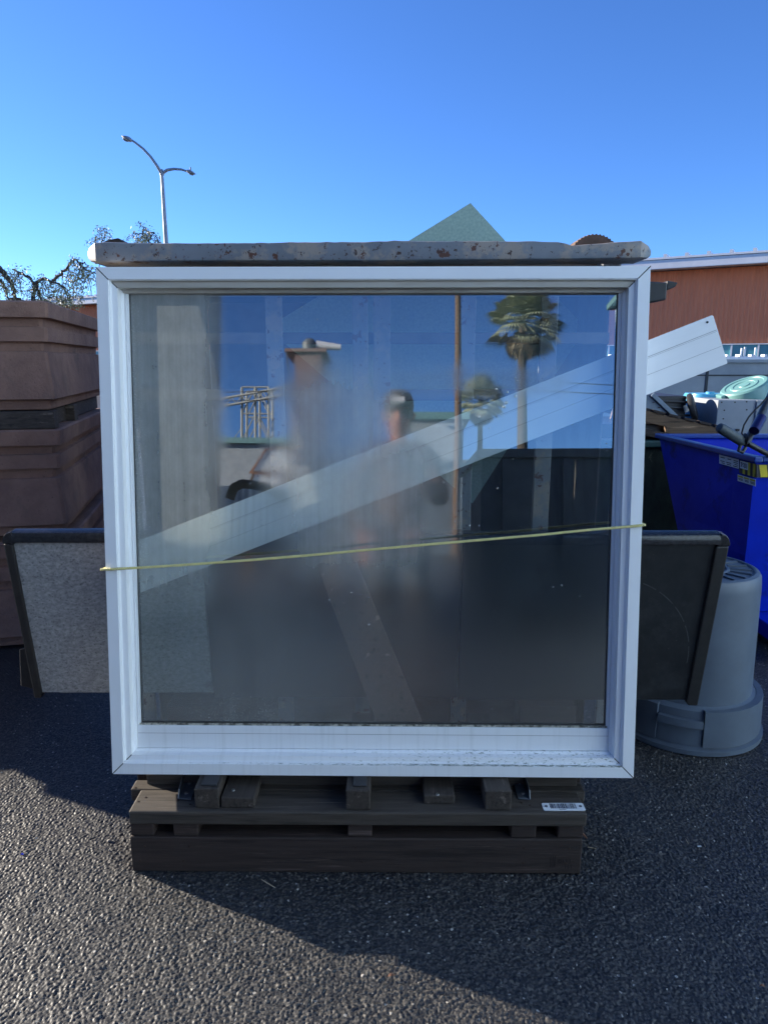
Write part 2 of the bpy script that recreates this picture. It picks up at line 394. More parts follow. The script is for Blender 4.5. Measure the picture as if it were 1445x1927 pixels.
M['polish_edge'] = mat('dusty_black_edge', (0.020, 0.019, 0.019), (0.011, 0.011, 0.012), 30, 0.5, bump=0.15, spots=[((0.2, 0.17, 0.14), 40, 0.70, 0.05)])
M['terracotta'] = mat('terracotta_concrete', (0.34, 0.200, 0.150), (0.24, 0.142, 0.110), 7, 0.9, bump=0.9, bdist=0.006, bscale=75,
                      spots=[((0.12, 0.065, 0.052), 85, 0.64, 0.04), ((0.17, 0.12, 0.10), 3.0, 0.58, 0.15)])
M['terracotta_dusty'] = M['terracotta']
M['bin'] = mat('grey_plastic', (0.105, 0.135, 0.175), (0.085, 0.11, 0.145), 6, 0.48, bump=0.12, bscale=50,
               spots=[((0.30, 0.30, 0.30), 130, 0.76, 0.03)])
M['blue_dark'] = mat('blue_painted_steel', (0.001, 0.024, 0.50), (0.001, 0.019, 0.42), 5, 0.5, spec=0.2, spots=[((0.03, 0.07, 0.45), 40, 0.68, 0.03), ((0.004, 0.012, 0.16), 3, 0.58, 0.1)], bump=0.1, bscale=12)
M['blue_rim'] = mat('blue_painted_rim', (0.012, 0.070, 0.34), (0.010, 0.05, 0.28), 20, 0.35, bump=0.15)
M['moss'] = mat('mossy_green_steel', (0.035, 0.055, 0.042), (0.015, 0.022, 0.018), 9, 0.8, stretch=(1, 1, 0.5), bump=0.4, spots=[((0.09, 0.10, 0.07), 14, 0.62, 0.06)])
M['moss_rim'] = mat('teal_steel_rim', (0.03, 0.10, 0.10), (0.02, 0.06, 0.06), 9, 0.5)
M['black'] = mat('black_plastic', (0.015, 0.015, 0.018), (0.022, 0.022, 0.026), 20, 0.4, bump=0.05)
M['grip'] = mat('grey_foam_grip', (0.07, 0.09, 0.10), (0.05, 0.065, 0.075), 60, 0.55, bump=0.2)
M['cabinet'] = mat('grey_painted_board', (0.27, 0.30, 0.34), (0.21, 0.24, 0.28), 3, 0.65, bump=0.1, spots=[((0.10, 0.10, 0.11), 30, 0.76, 0.03)])
M['paleblue'] = mat('pale_blue_plastic', (0.10, 0.42, 0.66), (0.08, 0.34, 0.58), 5, 0.35, bump=0.05)
M['teal'] = mat('teal_green_plastic', (0.16, 0.33, 0.31), (0.11, 0.25, 0.25), 5, 0.4, bump=0.06)
M['palegreen'] = mat('pale_green_panel', (0.42, 0.62, 0.56), (0.36, 0.54, 0.5), 5, 0.5)
M['bluegrey'] = mat('blue_grey_metal', (0.17, 0.22, 0.28), (0.12, 0.16, 0.21), 5, 0.45, metal=0.2)
M['green_sheet'] = mat('speckled_green_board', (0.36, 0.50, 0.44), (0.26, 0.38, 0.34), 120, 0.7, bump=0.2, bscale=200)
M['concrete'] = mat('grey_concrete', (0.34, 0.38, 0.42), (0.25, 0.29, 0.33), 2, 0.85, bump=0.3, bscale=25, spots=[((0.09, 0.10, 0.11), 22, 0.68, 0.05)])
M['white_metal'] = mat('white_painted_metal', (0.75, 0.77, 0.80), (0.66, 0.68, 0.72), 3, 0.4)
M['galvpole'] = mat('grey_lamp_pole', (0.36, 0.37, 0.38), (0.30, 0.31, 0.32), 3, 0.45, metal=0.3)
M['lamp_glass'] = mat('lamp_lens', (0.22, 0.26, 0.26), None, 10, 0.2)
M['bark'] = mat('tree_bark', (0.10, 0.085, 0.07), (0.05, 0.042, 0.035), 12, 0.9)
M['leaf'] = mat('grey_green_leaf', (0.46, 0.45, 0.28), (0.26, 0.28, 0.16), 2, 0.6)
M['palm'] = mat('palm_leaf', (0.42, 0.46, 0.30), (0.26, 0.30, 0.19), 2, 0.6)
M['palm_dry'] = mat('dry_palm_leaf', (0.34, 0.29, 0.20), (0.2, 0.17, 0.12), 2, 0.7)
M['leaf_dry'] = mat('dry_leaf', (0.20, 0.09, 0.05), (0.13, 0.06, 0.03), 30, 0.7)
M['straw'] = mat('straw', (0.45, 0.36, 0.24), None, 30, 0.7)
M['stone'] = mat('pale_pebble', (0.32, 0.30, 0.27), (0.22, 0.2, 0.18), 60, 0.8)
M['grit'] = mat('pale_grit', (0.50, 0.48, 0.44), (0.35, 0.33, 0.30), 60, 0.8)
M['yellow'] = mat('yellow_sticker', (0.75, 0.60, 0.03), None, 10, 0.4, bump=0)
M['bluebit'] = mat('blue_plastic_scrap', (0.02, 0.05, 0.6), None, 10, 0.4, bump=0)
def corrugated():
    m, nt, b = new_mat('corrugated_red_brown_cladding')
    v = coords(nt); tc = N(nt, 'ShaderNodeTexCoord'); sp = N(nt, 'ShaderNodeSeparateXYZ'); nt.links.new(tc.outputs['Object'], sp.inputs[0])
    n1 = noise(nt, coords(nt, (1.5, 1.5, 0.25)), 3, 6, 0.65)
    col = mixc(nt, ramp(nt, n1, [(0.35, 0), (0.65, 1)]), (0.95, 0.30, 0.135), (0.84, 0.265, 0.12))
    nt.links.new(col, b.inputs['Base Color']); b.inputs['Roughness'].default_value = 0.6
    return m
M['clad'] = corrugated()

# ------------------------------------------------------------------ ground: one sheet, finely displaced where the camera stands over it
def ground():
    x0, x1, y0, y1, st = -1.35, 1.50, 1.06, 2.60, 0.0024
    nx = int((x1-x0)/st)+1; ny = int((y1-y0)/st)+1
    xs = np.linspace(x0, x1, nx); ys = np.linspace(y0, y1, ny)
    Xg, Yg = np.meshgrid(xs, ys)
    rng = np.random.RandomState(3)
    def stones(cell, hgt):
        gx = int((x1-x0)/cell)+4; gy = int((y1-y0)/cell)+4
        jx = rng.rand(gy, gx); jy = rng.rand(gy, gx); hh = rng.rand(gy, gx)
        ang = rng.rand(gy, gx)*np.pi; el = 0.75+0.5*rng.rand(gy, gx)
        fx = (Xg-x0)/cell+1; fy = (Yg-y0)/cell+1
        ix = np.floor(fx).astype(int); iy = np.floor(fy).astype(int)
        best = np.zeros_like(Xg)
        for dx in (-1, 0, 1):
            for dy in (-1, 0, 1):
                cx = ix+dx; cy = iy+dy
                ax = fx-(cx+0.15+0.7*jx[cy, cx]); ay = fy-(cy+0.15+0.7*jy[cy, cx])
                ca = np.cos(ang[cy, cx]); sa = np.sin(ang[cy, cx]); e = el[cy, cx]
                u = (ax*ca+ay*sa)/e; v = (-ax*sa+ay*ca)*e
                d2 = (u*u+v*v)/(0.62*0.62)
                h = np.sqrt(np.clip(1-d2, 0, 1))*(0.45+0.55*hh[cy, cx])
                best = np.maximum(best, h)
        return best*hgt
    Z = np.maximum(stones(0.0062, 0.0040), stones(0.0098, 0.0050))
    # low waves of the laid surface
    def low(s):
        gx = int((x1-x0)/s)+3; gy = int((y1-y0)/s)+3; a = rng.rand(gy, gx)
        fx = (Xg-x0)/s; fy = (Yg-y0)/s; ix = fx.astype(int); iy = fy.astype(int); tx = fx-ix; ty = fy-iy
        tx = tx*tx*(3-2*tx); ty = ty*ty*(3-2*ty)
        return (a[iy, ix]*(1-tx)+a[iy, ix+1]*tx)*(1-ty)+(a[iy+1, ix]*(1-tx)+a[iy+1, ix+1]*tx)*ty
    Z += low(0.05)*0.0022 + low(0.30)*0.004 - 0.0074
    ed = np.minimum.reduce([Xg-x0, x1-Xg, Yg-y0, y1-Yg]); Z *= np.clip(ed/0.05, 0, 1)
    co = np.stack([Xg, Yg, Z], -1).reshape(-1, 3)
    B = 900.0
    ring = np.array([[-B, -B, 0], [B, -B, 0], [B, B, 0], [-B, B, 0]], float)
    nv = len(co); co = np.vstack([co, ring])
    idx = np.arange(nv).reshape(ny, nx)
    a = idx[:-1, :-1].ravel(); b = idx[:-1, 1:].ravel(); c = idx[1:, 1:].ravel(); d = idx[1:, :-1].ravel()
    quads = np.stack([a, b, c, d], 1)
    me = bpy.data.meshes.new('asphalt_ground')
    # outer ring: four n-gons joined to the dense border's corners
    bot = list(idx[0, :]); rt = list(idx[:, -1]); top = list(idx[-1, ::-1]); lf = list(idx[::-1, 0])
    polys = [[nv, nv+1] + bot[::-1], [nv+1, nv+2] + rt[::-1], [nv+2, nv+3] + top[::-1], [nv+3, nv] + lf[::-1]]
    nq = len(quads)
    loops = np.concatenate([quads.ravel()] + [np.array(p) for p in polys])
    starts = np.concatenate([np.arange(nq)*4, nq*4 + np.cumsum([0]+[len(p) for p in polys[:-1]])])
    me.vertices.add(len(co)); me.vertices.foreach_set('co', co.ravel().astype(np.float32))
    me.loops.add(len(loops)); me.loops.foreach_set('vertex_index', loops.astype(np.int32))
    me.polygons.add(len(starts)); me.polygons.foreach_set('loop_start', starts.astype(np.int32))
    me.update(calc_edges=True); me.validate()
    sm = np.ones(len(me.polygons), dtype=bool); me.polygons.foreach_set('use_smooth', sm)
    me.materials.append(M['asphalt'])
    o = bpy.data.objects.new('asphalt_ground', me); COL.objects.link(o)
    tag(o, kind='structure')
ground()

# ------------------------------------------------------------------ far setting: warehouse, wall, lamp, trees
def warehouse():
    A = Vector((14.5, 19.6, 0)); B_ = Vector((-24.0, 46.5, 0))
    # line through the two measured top corners
    a = P(1445, 498, 22.4); b = P(130, 571, 38.9)
    d = Vector((b.x-a.x, b.y-a.y, 0)).normalized(); nrm = Vector((d.y, -d.x, 0))
    if nrm.y > 0: nrm = -nrm
    A = Vector((a.x, a.y, 0)) - d*9; L = 62.0
    t = thing('warehouse', 'long red brown corrugated warehouse with a pale gutter and a blue glazing strip', 'warehouse',
              M=Matrix(((d.x, nrm.x, 0, A.x), (d.y, nrm.y, 0, A.y), (0, 0, 1, 0), (0, 0, 0, 1))))
    zt, zb = a.z - 0.02, 1.95
    mb = MB(); pitch = 0.15; n = int(L/pitch); base = []
    for i in range(n):
        x = i*pitch
        base += [(x, 0), (x+0.06, 0), (x+0.08, 0.024), (x+0.13, 0.024)]
    base.append((n*pitch, 0))
    lo = [mb.bm.verts.new((x, y, zb)) for x, y in base]; hi = [mb.bm.verts.new((x, y, zt)) for x, y in base]
    for i in range(len(base)-1): mb.bm.faces.new((lo[i], lo[i+1], hi[i+1], hi[i]))
    mb.build('wall', M['clad'], t, local=True)
    MB().box((0, -14, 0), (L, -0.01, zb-0.62)).box((0, -14, zb-0.62), (L, -0.02, zt-0.1)).build('lower_wall', M['concrete'], t, local=True)
    g = MB().box((0, 0.0, zt+0.02), (L, 0.62, zt+0.06)).box((0, 0.621, zt-0.01), (L, 0.75, zt+0.27)).build('gutter', M['white_metal'], t, local=True, bevel=0.02)  # overhang widened so its shadow covers the whole wall
    r = MB().box((-0.3, -14.2, zt+0.28), (L, 0.78, zt+0.34))
    for i in range(int(L/0.62)): r.box((i*0.62, -14, zt+0.341), (i*0.62+0.10, 0.78, zt+0.43))
    r.build('roof', M['white_metal'], t, local=True)
    st = MB().box((0, 0.0, zb-0.62), (L, 0.05, zb)).build('glazing_strip', M['sky_glass'], t, local=True)
    mu = MB()
    for i in range(int(L/0.75)): mu.box((i*0.75, 0.05, zb-0.62), (i*0.75+0.05, 0.09, zb))
    mu.box((0, 0.05, zb-0.03), (L, 0.1, zb)); mu.build('mullions', M['white_metal'], st, local=True)
M['sky_glass'] = mat('cyan_glazing', (0.10, 0.36, 0.42), (0.07, 0.28, 0.34), 1.5, 0.15, bump=0.02)
warehouse()

def concrete_wall():
    t = thing('concrete_wall', 'grey block wall behind the heap of tubs with a pipe rail along its top', 'wall', (7, 9, 0))
    MB().box((0.8, 9.0, 0), (16, 9.2, 1.40)).build('wall_face', M['concrete'], t)
    cp = MB().box((0.8, 8.97, 1.402), (16, 9.23, 1.44)); cp.build('coping', M['concrete'], t)
    j = MB()
    for x in (1.55, 4.0, 6.45): j.box((x, 8.985, 0), (x+0.03, 9.0, 1.40))
    j.box((0.8, 8.99, 1.24), (16, 9.0, 1.255)); j.build('joint', M['dark_joint'], t)
    # low white pipe with clips and posts on the wall
    z = P(1400, 677, 9.1).z
    MB().tube([(0.8, 9.1, z+0.0), (16, 9.1, z+0.0)], 0.042, 12).build('pipe_rail', M['white_metal'], t, smooth=True)
    c = MB()
    x = 0.9
    while x < 9:
        c.tube([(x, 9.05, 1.44), (x+0.05, 9.04, z-0.03), (x+0.11, 9.05, 1.45)], 0.006, 5)
        c.box((x, 9.04, z+0.04), (x+0.02, 9.16, z+0.065)); x += 0.16
    c.build('wire_clips', M['white_metal'], t)
    for px, top in ((1393, 655), (1399, 653), (1419, 654), (1300, 655)):
        a = P(px, 674, 9.1); b = P(px, top, 9.1)
        MB().tube([a, (a.x, a.y, b.z)], 0.012, 8).build('post', M['white_metal'], t, smooth=True)
M['dark_joint'] = mat('dark_mortar', (0.06, 0.07, 0.08), None, 10, 0.9)
concrete_wall()

def street_lamp():
    Y = 30.0; top = P(305, 327, Y); base = P(313, 455, Y)
    t = thing('street_lamp', 'tall grey street lamp with one long and one short curved arm against the sky', 'street lamp', (base.x, Y, 0))
    x = base.x + 0.12
    MB().tube([(base.x+0.12, Y, 0), (base.x, Y, base.z), top], [0.12, 0.085, 0.06], 14).tube([(x, Y, 0), (x, Y, 0.35)], 0.2, 14).build('pole', M['galvpole'], t, smooth=True)
    MB().tube([top + Vector((0, 0, -0.05)), top + Vector((0, 0, 0.16))], [0.09, 0.05], 12).build('finial', M['galvpole'], t, smooth=True)
    arm1 = [P(px, py, Y-0.2) for px, py in ((305, 325), (296, 312), (284, 295), (270, 280), (256, 269), (246, 262))]
    a = MB().tube([top]+arm1[1:], [0.06, 0.055, 0.05, 0.045, 0.04, 0.035], 10).build('arm', M['galvpole'], t, smooth=True)
    arm2 = [P(px, py, Y) for px, py in ((305, 325), (315, 320), (328, 318), (342, 319), (354, 323))]
    b = MB().tube([top]+arm2[1:], [0.06, 0.06, 0.05, 0.045, 0.035], 10).build('arm', M['galvpole'], t, smooth=True)
    def head(p0, p1, parent, wid, mir):
        p0, p1 = Vector(p0), Vector(p1); d = (p1-p0); L = d.length; d.normalize()
        y = Vector((0, 1, 0)); z = d.cross(y).normalized()
        if z.z < 0: z = -z
        mb = MB(); loops = []
        for s, rw, rh in ((0, 0.3, 0.3), (0.12, 0.7, 0.75), (0.35, 1.0, 1.0), (0.65, 0.85, 0.75), (0.9, 0.4, 0.3), (1.0, 0.12, 0.1)):
            c = p0 + d*L*s
            loops.append([c + y*cos(2*pi*k/12)*wid*rw + z*sin(2*pi*k/12)*wid*0.55*rh for k in range(12)])
        mb.loft(loops)
        h = mb.build('lamp_head', M['galvpole'], t, smooth=True)
        c = p0 + d*L*0.55 - z*wid*0.35
        MB().loft([[c + d*cos(2*pi*k/12)*L*0.3*q + y*sin(2*pi*k/12)*wid*0.6*q - z*dz for k in range(12)] for q, dz in ((1, 0), (0.7, wid*0.28), (0.2, wid*0.36))]).build('lens', M['lamp_glass'], h, smooth=True)
    head(P(249, 265, Y-0.2), P(229, 256, Y-0.2), a, 0.17, 0)
    head(P(351, 321, Y), P(369, 328, Y), b, 0.14, 0)
    c = P(359, 321, Y); MB().tube([c, c+Vector((0, 0, 0.12))], 0.03, 8).build('photocell', M['galvpole'], t, smooth=True)
street_lamp()

def leafy_tree(label, Y, branches, sprays, trunk, nleaf, seed, hang=0.5):
    rnd = random.Random(seed)
    t = thing('weeping_tree', label, 'tree', trunk[0], group=None)
    b = MB(); b.tube(trunk, [0.22]*(len(trunk)-1)+[0.10], 10)
    tips = []
    for pts, r0 in branches:
        w_ = [P(px, py, Y + dy) for px, py, dy in pts]
        # wobble between the measured points
        out = []
        for i in range(len(w_)-1):
            for k in range(4):
                q = w_[i].lerp(w_[i+1], k/4)
                out.append(q + Vector((rnd.uniform(-1, 1), rnd.uniform(-1, 1), rnd.uniform(-1, 1)))*0.02)
        out.append(w_[-1]); n = len(out)
        b.tube(out, [r0*0.78*(1-0.7*i/(n-1)) for i in range(n)], 6)
        tips += out[2:]
    # fine twigs and hanging strands
    for q in tips:
        for k in range(1):
            if rnd.random() < 0.6:
                L = rnd.uniform(0.12, hang); pts = [q]; d = Vector((rnd.uniform(-1, 1), rnd.uniform(-1, 1), rnd.uniform(-0.6, 0.8))).normalized()
                for s in range(4):
                    d = (d + Vector((rnd.uniform(-.4, .4), rnd.uniform(-.4, .4), -0.45))).normalized(); pts.append(pts[-1] + d*L/4)
                b.tube(pts, [0.009, 0.008, 0.006, 0.005, 0.003], 4); sprays.append((pts[2], 0.08, 6)); sprays.append((pts[-1], 0.07, 5))
    b.build('trunk', M['bark'], t, smooth=True)
    lf = MB()
    for c, r, n in sprays:
        for k in range(int(n*nleaf)):
            p = c + Vector((rnd.gauss(0, 1), rnd.gauss(0, 1), rnd.gauss(0, 1)))*r*0.6
            d = Vector((rnd.uniform(-1, 1), rnd.uniform(-1, 1), rnd.uniform(-1.4, 0.4))).normalized()
            s = d.cross(Vector((rnd.uniform(-1, 1), rnd.uniform(-1, 1), rnd.uniform(-1, 1)))).normalized()
            L = rnd.uniform(0.035, 0.075); wd = L*0.18
            lf.face([p, p+d*L*0.5+s*wd, p+d*L, p+d*L*0.5-s*wd])
    lf.build('crown', M['leaf'], t)
br = [([(-30, 480, 0), (0, 505, 0), (14, 520, 0), (24, 540, 0), (32, 562, 0.2), (34, 600, .3)], 0.085),
      ([(-30, 515, 0.2), (0, 527, .2), (10, 540, .1), (17, 562, .1), (20, 590, .1)], 0.055),
      ([(66, 600, 0), (63, 560, 0), (66, 535, 0), (58, 524, 0), (40, 514, 0), (24, 507, .1)], 0.055),
      ([(66, 535, 0), (76, 528, 0), (85, 524, -.1), (100, 529, -.2), (116, 536, -.2), (124, 541, -.2)], 0.042),
      ([(66, 536, 0), (72, 548, 0), (78, 560, 0), (80, 580, 0)], 0.05),
      ([(100, 530, .2), (112, 518, .2), (126, 507, .1), (133, 493, 0), (142, 488, 0), (152, 498, 0), (164, 508, 0), (176, 513, 0), (200, 520, 0)], 0.038),
      ([(150, 497, 0), (160, 495, .1), (168, 502, .1), (182, 508, .1)], 0.02),
      ([(176, 513, 0), (160, 520, .1), (148, 526, .1), (144, 545, .1), (148, 562, .1)], 0.012),
      ([(90, 560, 0), (100, 558, 0), (112, 557, .1), (122, 566, .1)], 0.02),
      ([(160, 522, 0), (158, 540, .1), (156, 560, .1)], 0.009), ([(132, 508, 0), (128, 520, .1), (131, 545, .1), (127, 560, .1)], 0.008)]
sp = []
for (px, py, r, n) in ((20, 512, .15, 22), (10, 540, .18, 26), (3, 560, .15, 18), (34, 520, .14, 20), (52, 540, .15, 26), (48, 556, .14, 22), (72, 552, .14, 20), (88, 552, .16, 30), (100, 545, .13, 22), (84, 540, .1, 12), (112, 562, .16, 36), (96, 560, .12, 22),
                       (118, 548, .1, 12), (45, 512, .08, 8), (55, 508, .06, 6), (80, 520, .05, 6), (136, 520, .08, 14), (148, 522, .09, 20), (160, 517, .1, 26), (170, 508, .09, 18), (172, 524, .06, 12), (144, 530, .05, 8), (30, 548, .14, 14), (66, 526, .07, 8), (128, 570, .12, 20), (140, 562, .12, 12)):
    sp.append((P(px, py, 14.0), r, n))
tx = P(20, 560, 14.0)
leafy_tree('weeping grey green tree with bent branches above the brown planters', 14.0, br, sp, [(tx.x, 14.0, 0), (tx.x+0.1, 14.05, 1.2), (tx.x+0.05, 14.1, 2.1), (tx.x+0.05, 14.1, 2.6)], 2.2, 5, 0.42)
br2 = [([(270, 520, 0), (278, 470, 0), (283, 452, 0), (288, 438, 0), (292, 440, 0), (298, 452, 0)], 0.02),
       ([(283, 455, 0), (276, 445, 0), (270, 436, 0), (262, 430, 0)], 0.010), ([(280, 448, .1), (268, 440, .1), (255, 438, .1), (246, 444, .1)], 0.009),
       ([(284, 444, .1), (276, 432, .1), (268, 430, 0), (262, 422, 0)], 0.008), ([(186, 520, 0), (190, 470, 0), (194, 452, 0), (190, 436, 0)], 0.012), ([(194, 455, 0), (200, 440, .1), (199, 430, .1)], 0.009),
       ([(188, 450, 0), (182, 448, 0), (178, 456, 0)], 0.008)]
sp2 = [(P(px, py, 15.5), r, n) for px, py, r, n in ((268, 452, .12, 46), (276, 456, .1, 30), (262, 458, .1, 30), (270, 446, .08, 14), (297, 453, .06, 20), (190, 436, .08, 20), (198, 432, .07, 14), (186, 446, .08, 22), (200, 446, .07, 14), (182, 452, .06, 14), (298, 446, .05, 8))]
tx = P(240, 560, 15.5)
leafy_tree('thin tree whose twigs show just over the steel rim beside the street lamp', 15.5, br2, sp2, [(tx.x, 15.5, 0), (tx.x, 15.5, 2.0), (tx.x+0.1, 15.5, 2.9)], 1.5, 8, 0.22)

# ------------------------------------------------------------------ stack of planters on the left
PC = Vector((-1.548, 3.4, 0)); pang = radians(12.8)
fx = Vector((-cos(pang), -sin(pang), 0)); bx_ = Vector((-sin(pang), cos(pang), 0))
def planter(z0, h, label, cut=0.0, flip=False):
    S = 1.60
    c = PC + fx*(S/2) + bx_*(S/2)
    t = thing('stepped_planter', label, 'planter', (c.x, c.y, z0), group='terracotta planters stacked at the left')
    prof = [(0.000, -0.012), (0.085, -0.010), (0.090, 0.016), (0.100, 0.006), (0.415, 0.022), (0.52, 0.030)]
    k = h
    def sq(ins, z, round_=0.012):
        s = S/2 - ins; pts = []
        for sx, sy in ((1, 1), (-1, 1), (-1, -1), (1, -1)):
            order = ((0, -1), (-1, 0)) if sx*sy > 0 else ((-1, 0), (0, -1))
            for a, b in order:
                px_, py_ = sx*(s + a*round_), sy*(s + b*round_)
                pts.append(c + fx*px_ + bx_*py_ + Vector((0, 0, z)))
        return pts
    steps = [(0.0, 0.030), (0.030, 0.012), (0.045, 0.010), (0.050, 0.028), (0.052, 0.028)]
    # bottom lip, big flaring face, three stepped bands under the rim
    rows = [(0.00, 0.055), (0.010, 0.042), (0.095, 0.038), (0.102, 0.014), (0.108, 0.010), (0.54, 0.030), (0.548, 0.048), (0.630, 0.044),
            (0.637, 0.020), (0.765, 0.018), (0.772, 0.042), (0.845, 0.038), (0.853, 0.006), (0.985, 0.0), (1.0, 0.010)]
    mb = MB(); mb.loft([sq(i_, z0 + z_*k) for z_, i_ in rows])
    mb.build('body', M['terracotta'], t)
    return t
zt_ = 1.692
planter(1.190, 0.502, 'brown stepped concrete planter, topmost of the stack by the left edge')
planter(0.580, 0.522, 'brown stepped concrete planter in the middle of the left stack, just under the timber spacers')
planter(0.012, 0.545, 'brown stepped concrete planter at the foot of the left stack, behind the grey slab')
for k_, (u0, lab) in enumerate(((0.05, 'dark timber spacer under the topmost planter, nearest the viewer'), (0.55, 'dark timber spacer under the topmost planter, along its middle'))):
    p = PC + fx*0.02 + bx_*u0; q = PC + fx*1.56 + bx_*u0
    o = MB().bar(p + Vector((0, 0, 1.146)), q + Vector((0, 0, 1.146)), 0.09, 0.084).build('timber_spacer', M['wood_grey'], bevel=0.004)
    tag(o, lab, 'timber', 'timber spacers between the planters')

o = MB().bar(PC + fx*0.10 + bx_*0.12 + Vector((0, 0, 1.146)), PC + fx*0.10 + bx_*1.55 + Vector((0, 0, 1.146)), 0.07, 0.080).build('timber_spacer', M['wood_grey'], bevel=0.004)
tag(o, 'long dark timber spacer running back along the right side of the planter stack', 'timber', 'timber spacers between the planters')
# ------------------------------------------------------------------ steel rack and what sticks out of it
RY = 2.06
r_l = P(165, 475, RY).x; r_r = P(1224, 475, RY).x; r_t = P(700, 456, RY).z; r_b = P(700, 495, RY).z
t_rack = thing('steel_rack', 'rusty blue grey steel crate with a dented thick rim standing behind the white window', 'steel crate', ((r_l+r_r)/2, 2.7, 0))
def rim():
    n = 90; rnd = random.Random(4); mb = MB(); loops = []
    zpx = [(165, 468, 484), (168, 461, 489), (178, 455, 492), (200, 455, 492), (300, 457, 491), (420, 457, 490), (560, 455, 490), (700, 454, 490), (742, 452, 490), (800, 453, 489), (960, 453, 488), (1050, 454, 487), (1078, 461, 487), (1100, 459, 486), (1150, 456, 486), (1190, 454, 486), (1207, 452, 485), (1220, 458, 483), (1225, 466, 478)]
    for px, a, b in [(x, a, b) for x, a, b in zpx]:
        pa = P(px, a, RY); pb = P(px, b, RY); hh = pa.z - pb.z
        ry = 0.0
        if px < 180: ry = (180-px)/15*0.04
        if px > 1205: ry = (px-1205)/20*0.04
        y0 = RY + ry
        ring = [(y0+0.008, pa.z), (y0+0.002, pa.z-0.002), (y0, pa.z-0.006), (y0, pb.z+0.007), (y0+0.002, pb.z+0.002), (y0+0.009, pb.z), (y0+0.12, pb.z), (y0+0.12, pa.z)]
        loops.append([Vector((pa.x*(y0/RY), yy, zz)) for yy, zz in ring])
    # interpolate for small dents
    L2 = []
    for i in range(len(loops)-1):
        m = max(1, int((loops[i+1][0].x-loops[i][0].x)/0.02))
        for k in range(m):
            f = k/m; dz = rnd.uniform(-1, 1)*0.0009; dy = rnd.uniform(-1, 1)*0.0010
            L2.append([a_.lerp(b_, f) + Vector((0, dy, dz if j in (0, 1, 2, 7) else dz*0.4)) for j, (a_, b_) in enumerate(zip(loops[i], loops[i+1]))])
    L2.append(loops[-1]); mb.loft(L2)
    mb.build('rim', M['steel'], t_rack, smooth=True, angle=28)
    s = MB(); x0, x1 = r_l + 0.035, r_r - 0.035
    for x in (x0, x1-0.06): s.box((x, RY+0.122, r_b+0.005), (x+0.06, 3.2, r_t-0.004))
    s.box((x0, 3.202, r_b+0.005), (x1, 3.27, r_t-0.004)); s.build('rim_rail', M['steel'], t_rack, bevel=0.012)
rim()
z_b = r_b - 0.001
for a, b in ((182, 232), (496, 528), (662, 692), (702, 735), (866, 898), (1022, 1055), (1178, 1214)):
    xa, xb = P(a, 494, 2.2).x, P(b, 494, 2.2).x
    MB().box((xa, 2.20, 0.10), (xb, 2.215, z_b)).build('post', M['steel'], t_rack, bevel=0.003)
MB().box((r_l+0.04, 2.24, z_b+0.001), (r_r-0.04, 2.30, r_t-0.012)).build('inner_rail', M['steel_in'], t_rack)
for zz in (1.47, 1.30):
    MB().box((r_l+0.05, 2.217, zz), (r_r-0.05, 2.232, zz+0.035)).build('crossbar', M['steel_in'], t_rack, bevel=0.003)
MB().box((r_l+0.045, 2.25, 0.09), (r_l+0.05, 3.2, z_b)).build('side_panel', M['steel_in'], t_rack)
MB().box((r_r-0.05, 2.25, 0.09), (r_r-0.045, 3.2, z_b)).build('side_panel', M['steel_in'], t_rack)
MB().box((r_l+0.05, 3.205, 0.09), (r_r-0.05, 3.215, z_b)).build('rear_panel', M['steel_in'], t_rack)
MB().box((r_l+0.05, 2.25, 0.08), (r_r-0.05, 3.2, 0.09)).build('floor_panel', M['steel_in'], t_rack)
for x in (r_l+0.06, r_r-0.16):
    for y in (2.25, 3.1): MB().box((x, y, 0), (x+0.1, y+0.1, 0.079)).build('foot', M['steel'], t_rack)
# dark lug hooked on the right side of the crate
lp = P(1222, 560, 2.45)
MB().hexa([(r_r-0.044, 2.42, lp.z-0.05), (lp.x+0.045, 2.42, lp.z-0.01), (lp.x+0.045, 2.5, lp.z-0.01), (r_r-0.044, 2.5, lp.z-0.05),
           (r_r-0.044, 2.42, lp.z+0.06), (lp.x+0.045, 2.42, lp.z+0.045), (lp.x+0.045, 2.5, lp.z+0.045), (r_r-0.044, 2.5, lp.z+0.06)]).build('lug', M['rubber'], t_rack, bevel=0.006)
MB().hexa([(lp.x+0.046, 2.43, lp.z+0.02), (lp.x+0.075, 2.43, lp.z+0.032), (lp.x+0.075, 2.49, lp.z+0.032), (lp.x+0.046, 2.49, lp.z+0.02),
           (lp.x+0.046, 2.43, lp.z+0.052), (lp.x+0.082, 2.43, lp.z+0.046), (lp.x+0.082, 2.49, lp.z+0.046), (lp.x+0.046, 2.49, lp.z+0.052)]).build('lug_tip', M['rubber'], t_rack, bevel=0.004)
# green board poking up
def tri():
    Y = 2.6; a = P(885, 382, Y); l = P(766, 455, Y); r = P(952, 455, Y)
    dl = (l-a); dr = (r-a)
    p2 = a + dl*5.2; p3 = a + dr*6.6; p4 = p2 + (p3-a)*0.65
    p3 = a + dr*3.3; p2 = a + dl*3.3
    poly = [a, p2, Vector((0.33, Y, 0.9)), p3]
    mb = MB(); 
    f = [Vector((q.x, Y, max(q.z, 0.12))) for q in poly]; bk = [q + Vector((0, 0.018, 0)) for q in f]
    va = [mb.bm.verts.new(q) for q in f]; vb = [mb.bm.verts.new(q) for q in bk]
    mb.bm.faces.new(va); mb.bm.faces.new(list(reversed(vb)))
    for i in range(4): mb.bm.faces.new((va[i], vb[i], vb[(i+1) % 4], va[(i+1) % 4]))
    o = mb.build('green_board', M['green_sheet']); tag(o, 'speckled green board with its pointed corner sticking up above the steel rim', 'board')
tri()
